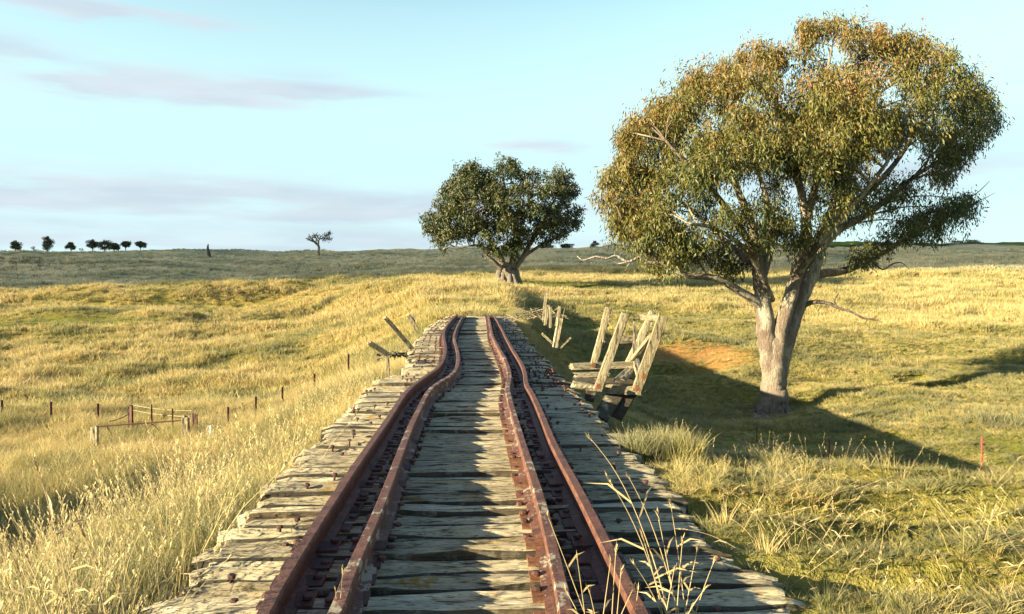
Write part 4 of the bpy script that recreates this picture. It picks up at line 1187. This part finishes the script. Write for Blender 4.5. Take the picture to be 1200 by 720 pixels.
xs8, ys8 = sample(420, 3.0, 24, 1.2, 8, 36)
field('straw_stems', xs8, ys8, (xs8 > np.array(edgeR(ys8)) + .15) & (fbm(xs8 / 1.1, ys8 / 1.1, 95, 3) > .5), lambda x, y: .18 + .22 * fbm(x, y, 66, 2), straws, lambda x, y: np.full(len(x), .9), label='pale straw stems above the right turf')
# tall fringe on the right flank of the bank
xs2, ys2 = sample(60000, 7.4, 40, 1.15, 0, 34)
k2 = (xs2 > np.array(edgeR(ys2)) + .03) & (xs2 < 1.9 + 1.3 * fbm(xs2, ys2 / 1.5, 71, 2) * np.clip((ys2 - 7) / 3, .2, 1) + .03 * ys2)
field('bank_grass', xs2, ys2, k2, lambda x, y: (.10 + .34 * fbm(x / .9, y / .9, 72, 3)) * np.where(x > np.array(edgeR(y)) + .8, .6, 1), tall, lambda x, y: np.clip(.42 + (fbm(x / 1.2, y / 1.2, 73, 3) - .5) * 1.8, 0, 1), label='rank grass on the right flank of the bank')
# short green and yellow turf near right
xs3, ys3 = sample(34000, 2.6, 60, 1.25, 4, 40)
def right_keep(x, y): return (x > np.array(edgeR(y)) + np.where(y < 8.5, -.02, .3)) | (y > 37)
field('turf', xs3, ys3, right_keep(xs3, ys3) & (xs3 > 1.5), lambda x, y: np.where(np.hypot(x, y) < 11, (.02 + .14 * fbm(x / .45, y / .45, 81, 3) ** 2), .06 + .07 * fbm(x / 1.2, y / 1.2, 82, 3)) * (1 + np.hypot(x, y) / 80), turf,
      lambda x, y: np.clip(.53 + (fbm(x / .8, y / .8, 83, 4) - .5) * 1.3 + (fbm(x / 5, y / 5, 84, 3) - .5) * .9, 0, 1) - soilmask(x, y) * 0, label='short turf on the right of the bridge')
# tussocks standing out of the turf
xs4, ys4 = sample(1000, 3.0, 26, 1.4, 6, 38)
k4 = right_keep(xs4, ys4) & (xs4 > 1.6) & (fbm(xs4 / 1.3, ys4 / 1.3, 91, 3) > .50)
field('tussock_grass', xs4, ys4, k4, lambda x, y: .08 + .16 * fbm(x / .7, y / .7, 92, 2), tall, lambda x, y: np.clip(.6 + (fbm(x / .9, y / .9, 93, 3) - .5) * 1.6, 0, 1), label='tussocks scattered over the turf')
# meadows farther out, both sides
xs5, ys5 = sample(100000, 26, 142, 1.35)
s5 = soilmask(xs5, ys5); g5 = goldmask(xs5, ys5)
emb5 = (np.abs(xs5 - .3) < 2.2) & (ys5 < 36.8)
def hM(x, y):
    g = goldmask(x, y); r = np.hypot(x, y)
    return (.07 + .34 * g * fbm(x / 2, y / 2, 102, 3) * 1.5) * (1 + r / 160)
field('meadow_grass', xs5, ys5, (s5 < .45) & ~emb5 & offdeck(xs5, ys5, .1), hM, mead,
      lambda x, y: np.clip(.20 + .58 * goldmask(x, y) + (fbm(x / 3, y / 2, 103, 4) - .5) * 1.4 + (fbm(x / 14, y / 7, 104, 3) - .5) * .8, 0, 1), lean=.1, label='golden meadow grass in the sunlit paddocks')
# paddocks under cloud shade, grass coloured paler to lift it
M_shade_lift = grass_mat('shade_lifted_grass', ((.16, .17, .08), (.36, .33, .17), (.56, .48, .28), (.66, .56, .34), (.66, .58, .40)))
greyt = [tuft('paddock_tuft', 22, .9, 1.0, .20, .5, .3, M_shade_lift, 2, rs=60 + i) for i in range(3)]
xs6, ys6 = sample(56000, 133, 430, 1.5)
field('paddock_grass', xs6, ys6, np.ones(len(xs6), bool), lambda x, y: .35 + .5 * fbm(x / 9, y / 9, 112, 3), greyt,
      lambda x, y: np.clip(.45 + (fbm(x / 14, y / 9, 113, 4) - .5) * 1.9, 0, 1), label='grass of the shaded paddocks, coloured paler to lift the cloud shade')
# dark rushes and scrubby tufts breaking up the paddocks
rush = [tuft('rush_tuft', 30, .35, 1.0, .05, .5, .3, grass_mat('dark_rushes', ((.035, .04, .015), (.06, .06, .02), (.10, .085, .03), (.15, .12, .05), (.2, .17, .09))), 2, rs=80 + i) for i in range(2)]
xr, yr = [], []
for (px, py, n_, sx, sy) in ((240, 345, 26, 1.2, 3), (238, 360, 30, 1.4, 3), (240, 378, 26, 1.4, 3), (233, 392, 20, 1.6, 2), (345, 369, 60, 2.2, 1), (330, 352, 50, 5, 1), (300, 340, 30, 7, 2), (20, 318, 60, 9, 6), (35, 308, 60, 8, 9), (140, 392, 30, 9, 3), (60, 400, 20, 8, 3), (20, 355, 30, 10, 4), (455, 312, 20, 9, 8), (380, 318, 24, 12, 8), (210, 320, 30, 20, 8), (1062, 432, 16, .8, .6), (150, 440, 16, 4, 1.5), (120, 545, 18, 1.8, .6), (165, 540, 12, .5, .4)):
    h_ = hit(px, py); xr.append(RNG.normal(h_.x, sx, n_)); yr.append(RNG.normal(h_.y, sy, n_))
xr = np.concatenate(xr); yr = np.concatenate(yr)
field('rushes', xr, yr, (yr > 15), lambda x, y: .25 + .0042 * np.hypot(x, y), rush, lambda x, y: RNG.random(len(x)), label='dark rushes dotted over the paddocks')
# ------------------------------------------------------------------ foreground stalks with seed heads
def stalk(mb, base, tip, droop, r=.0028, head=.12, fluff=26, leaves=1):
    base = Vector(base); tip = Vector(tip); d = tip - base; L = d.length
    pts = []
    for k in range(13):
        t = k / 12; p = base.lerp(tip, t) + Vector((-d.x, 0, 0)) * 0 + Vector((0, 0, 1)) * math.sin(t * math.pi) * droop * L
        pts.append(p)
    mb.tube(pts, [r * (1 - .55 * k / 12) for k in range(13)], 5)
    for k in range(fluff):
        t = 1 - head * random.random(); i = min(11, int(t * 12)); p = pts[i].lerp(pts[i + 1], t * 12 - i); dd = (pts[i + 1] - pts[i]).normalized()
        sd = Vector((random.gauss(0, 1), random.gauss(0, 1), random.gauss(0, .6))).normalized() * .013
        w_ = dd.cross(sd).normalized() * .0028
        mb.add([p - w_, p + w_, p + sd + dd * .028], [(0, 1, 2)])
    for k in range(leaves):
        i = random.randint(2, 7); p = pts[i]; sd = Vector((random.choice((-1, 1)) * random.uniform(.3, 1), random.uniform(-.5, .5), random.uniform(.2, .9))).normalized()
        ln = L * random.uniform(.15, .3); w_ = sd.cross(Vector((0, 1, 0))).normalized() * .004
        a = p; m_ = p + sd * ln * .5; e = p + sd * ln - Vector((0, 0, ln * .3))
        mb.add([a - w_, a + w_, m_ - w_, m_ + w_, e], [(0, 1, 3, 2), (2, 3, 4)])
m, nt, b, o = mat('pale_stalk'); b.inputs['Base Color'].default_value = (.42, .32, .16, 1); b.inputs['Roughness'].default_value = .6
M_stalk = m
def stalk_thing(label, lst, group, r=.0028, name='grass_clump'):
    mb = MB()
    for (b0, b1, t0, t1, Y, dr, hd, fl, lv) in lst: stalk(mb, at(b0, b1, Y), at(t0, t1, Y + random.uniform(-.1, .1)), dr, r, hd, fl, lv)
    return tag(mb.build(name, M_stalk), label, 'grass', group)
SG = 'tall seeding grass clumps in the foreground'
stalk_thing('tall pale seeding stalk with a drooping head in the left foreground', [(92, 760, 40, 538, 3.0, .10, .18, 40, 2), (80, 760, 58, 600, 3.1, .03, .1, 16, 2), (100, 760, 70, 610, 3.2, .03, .15, 20, 3), (70, 760, 30, 650, 3.0, .04, .15, 18, 2), (60, 760, 90, 640, 3.1, .05, .15, 20, 2), (40, 760, 20, 660, 3.0, .05, .2, 20, 2)], SG)
stalk_thing('shorter pale stalk arching left with a bent seed head, second from the left edge', [(132, 760, 90, 607, 3.1, .12, .25, 46, 2), (128, 760, 112, 650, 3.2, .03, .15, 20, 2), (110, 760, 128, 640, 3.2, .03, .1, 10, 1), (150, 760, 140, 680, 3.2, .03, .2, 20, 2)], SG)
stalk_thing('fine upright stalks in front of the left deck edge', [(218, 735, 212, 608, 4.2, .02, .1, 14, 1), (238, 735, 226, 612, 4.2, .02, .1, 14, 1), (170, 760, 270, 652, 3.3, .01, .05, 4, 0), (205, 740, 215, 640, 4.2, .02, .1, 10, 1), (190, 740, 182, 650, 4.0, .03, .15, 14, 1)], SG)
stalk_thing('clump of long pale blades arching left over the right deck boards', [(790, 735, 690, 512, 3.3, .14, .05, 6, 2), (785, 735, 712, 560, 3.3, .10, .10, 12, 2), (800, 735, 735, 556, 3.35, .10, .05, 8, 2), (795, 735, 770, 600, 3.3, .04, .1, 12, 2), (805, 735, 785, 585, 3.4, .05, .1, 12, 2), (780, 735, 752, 625, 3.3, .05, .1, 10, 2), (800, 735, 818, 640, 3.3, .03, .1, 12, 2), (810, 735, 838, 655, 3.4, .04, .1, 10, 2), (792, 735, 800, 630, 3.3, .03, .1, 12, 2), (786, 735, 764, 650, 3.2, .05, .1, 10, 2), (798, 735, 826, 690, 3.2, .04, .1, 10, 2), (778, 735, 790, 668, 3.2, .03, .1, 8, 2), (782, 735, 742, 660, 3.3, .06, .1, 8, 2)], SG, .0025)
stalk_thing('sparse straw shoots growing up between the right hand rails', [(700, 760, 640, 600, 3.2, .01, .05, 5, 1), (702, 760, 716, 655, 3.1, .02, .1, 6, 2), (690, 760, 676, 652, 3.1, .03, .1, 6, 2), (715, 760, 722, 640, 3.1, .02, .1, 6, 2), (705, 760, 690, 690, 3.0, .03, .1, 6, 3), (712, 760, 742, 690, 3.0, .03, .1, 6, 2), (720, 760, 728, 668, 3.1, .03, .1, 6, 2), (695, 760, 662, 690, 3.1, .05, .1, 6, 2), (740, 750, 748, 690, 3.2, .02, .1, 6, 1)], SG, .0024)
stalk_thing('single straw shoot growing between the left hand rails', [(395, 760, 402, 665, 3.4, .02, .1, 6, 1), (398, 760, 393, 690, 3.4, .02, .1, 4, 1)], SG, .0028)
# tangled dry weeds in the right foreground: too many to count
mb = MB()
for k in range(150):
    px = random.uniform(870, 1230); Y = random.uniform(3.6, 6.2); x = ray(px, 600).x / ray(px, 600).y * Y
    g = gh(x, Y); b0 = Vector((x, Y, g)); H = random.uniform(.08, .26)
    stalk(mb, b0, b0 + Vector((random.gauss(0, .18), random.gauss(0, .12), H)), random.uniform(-.05, .12), .0016, .2, 6, 1)
o = mb.build('dry_weeds', M_stalk); tag(o, 'tangled dry weeds in the right foreground', kind='stuff')
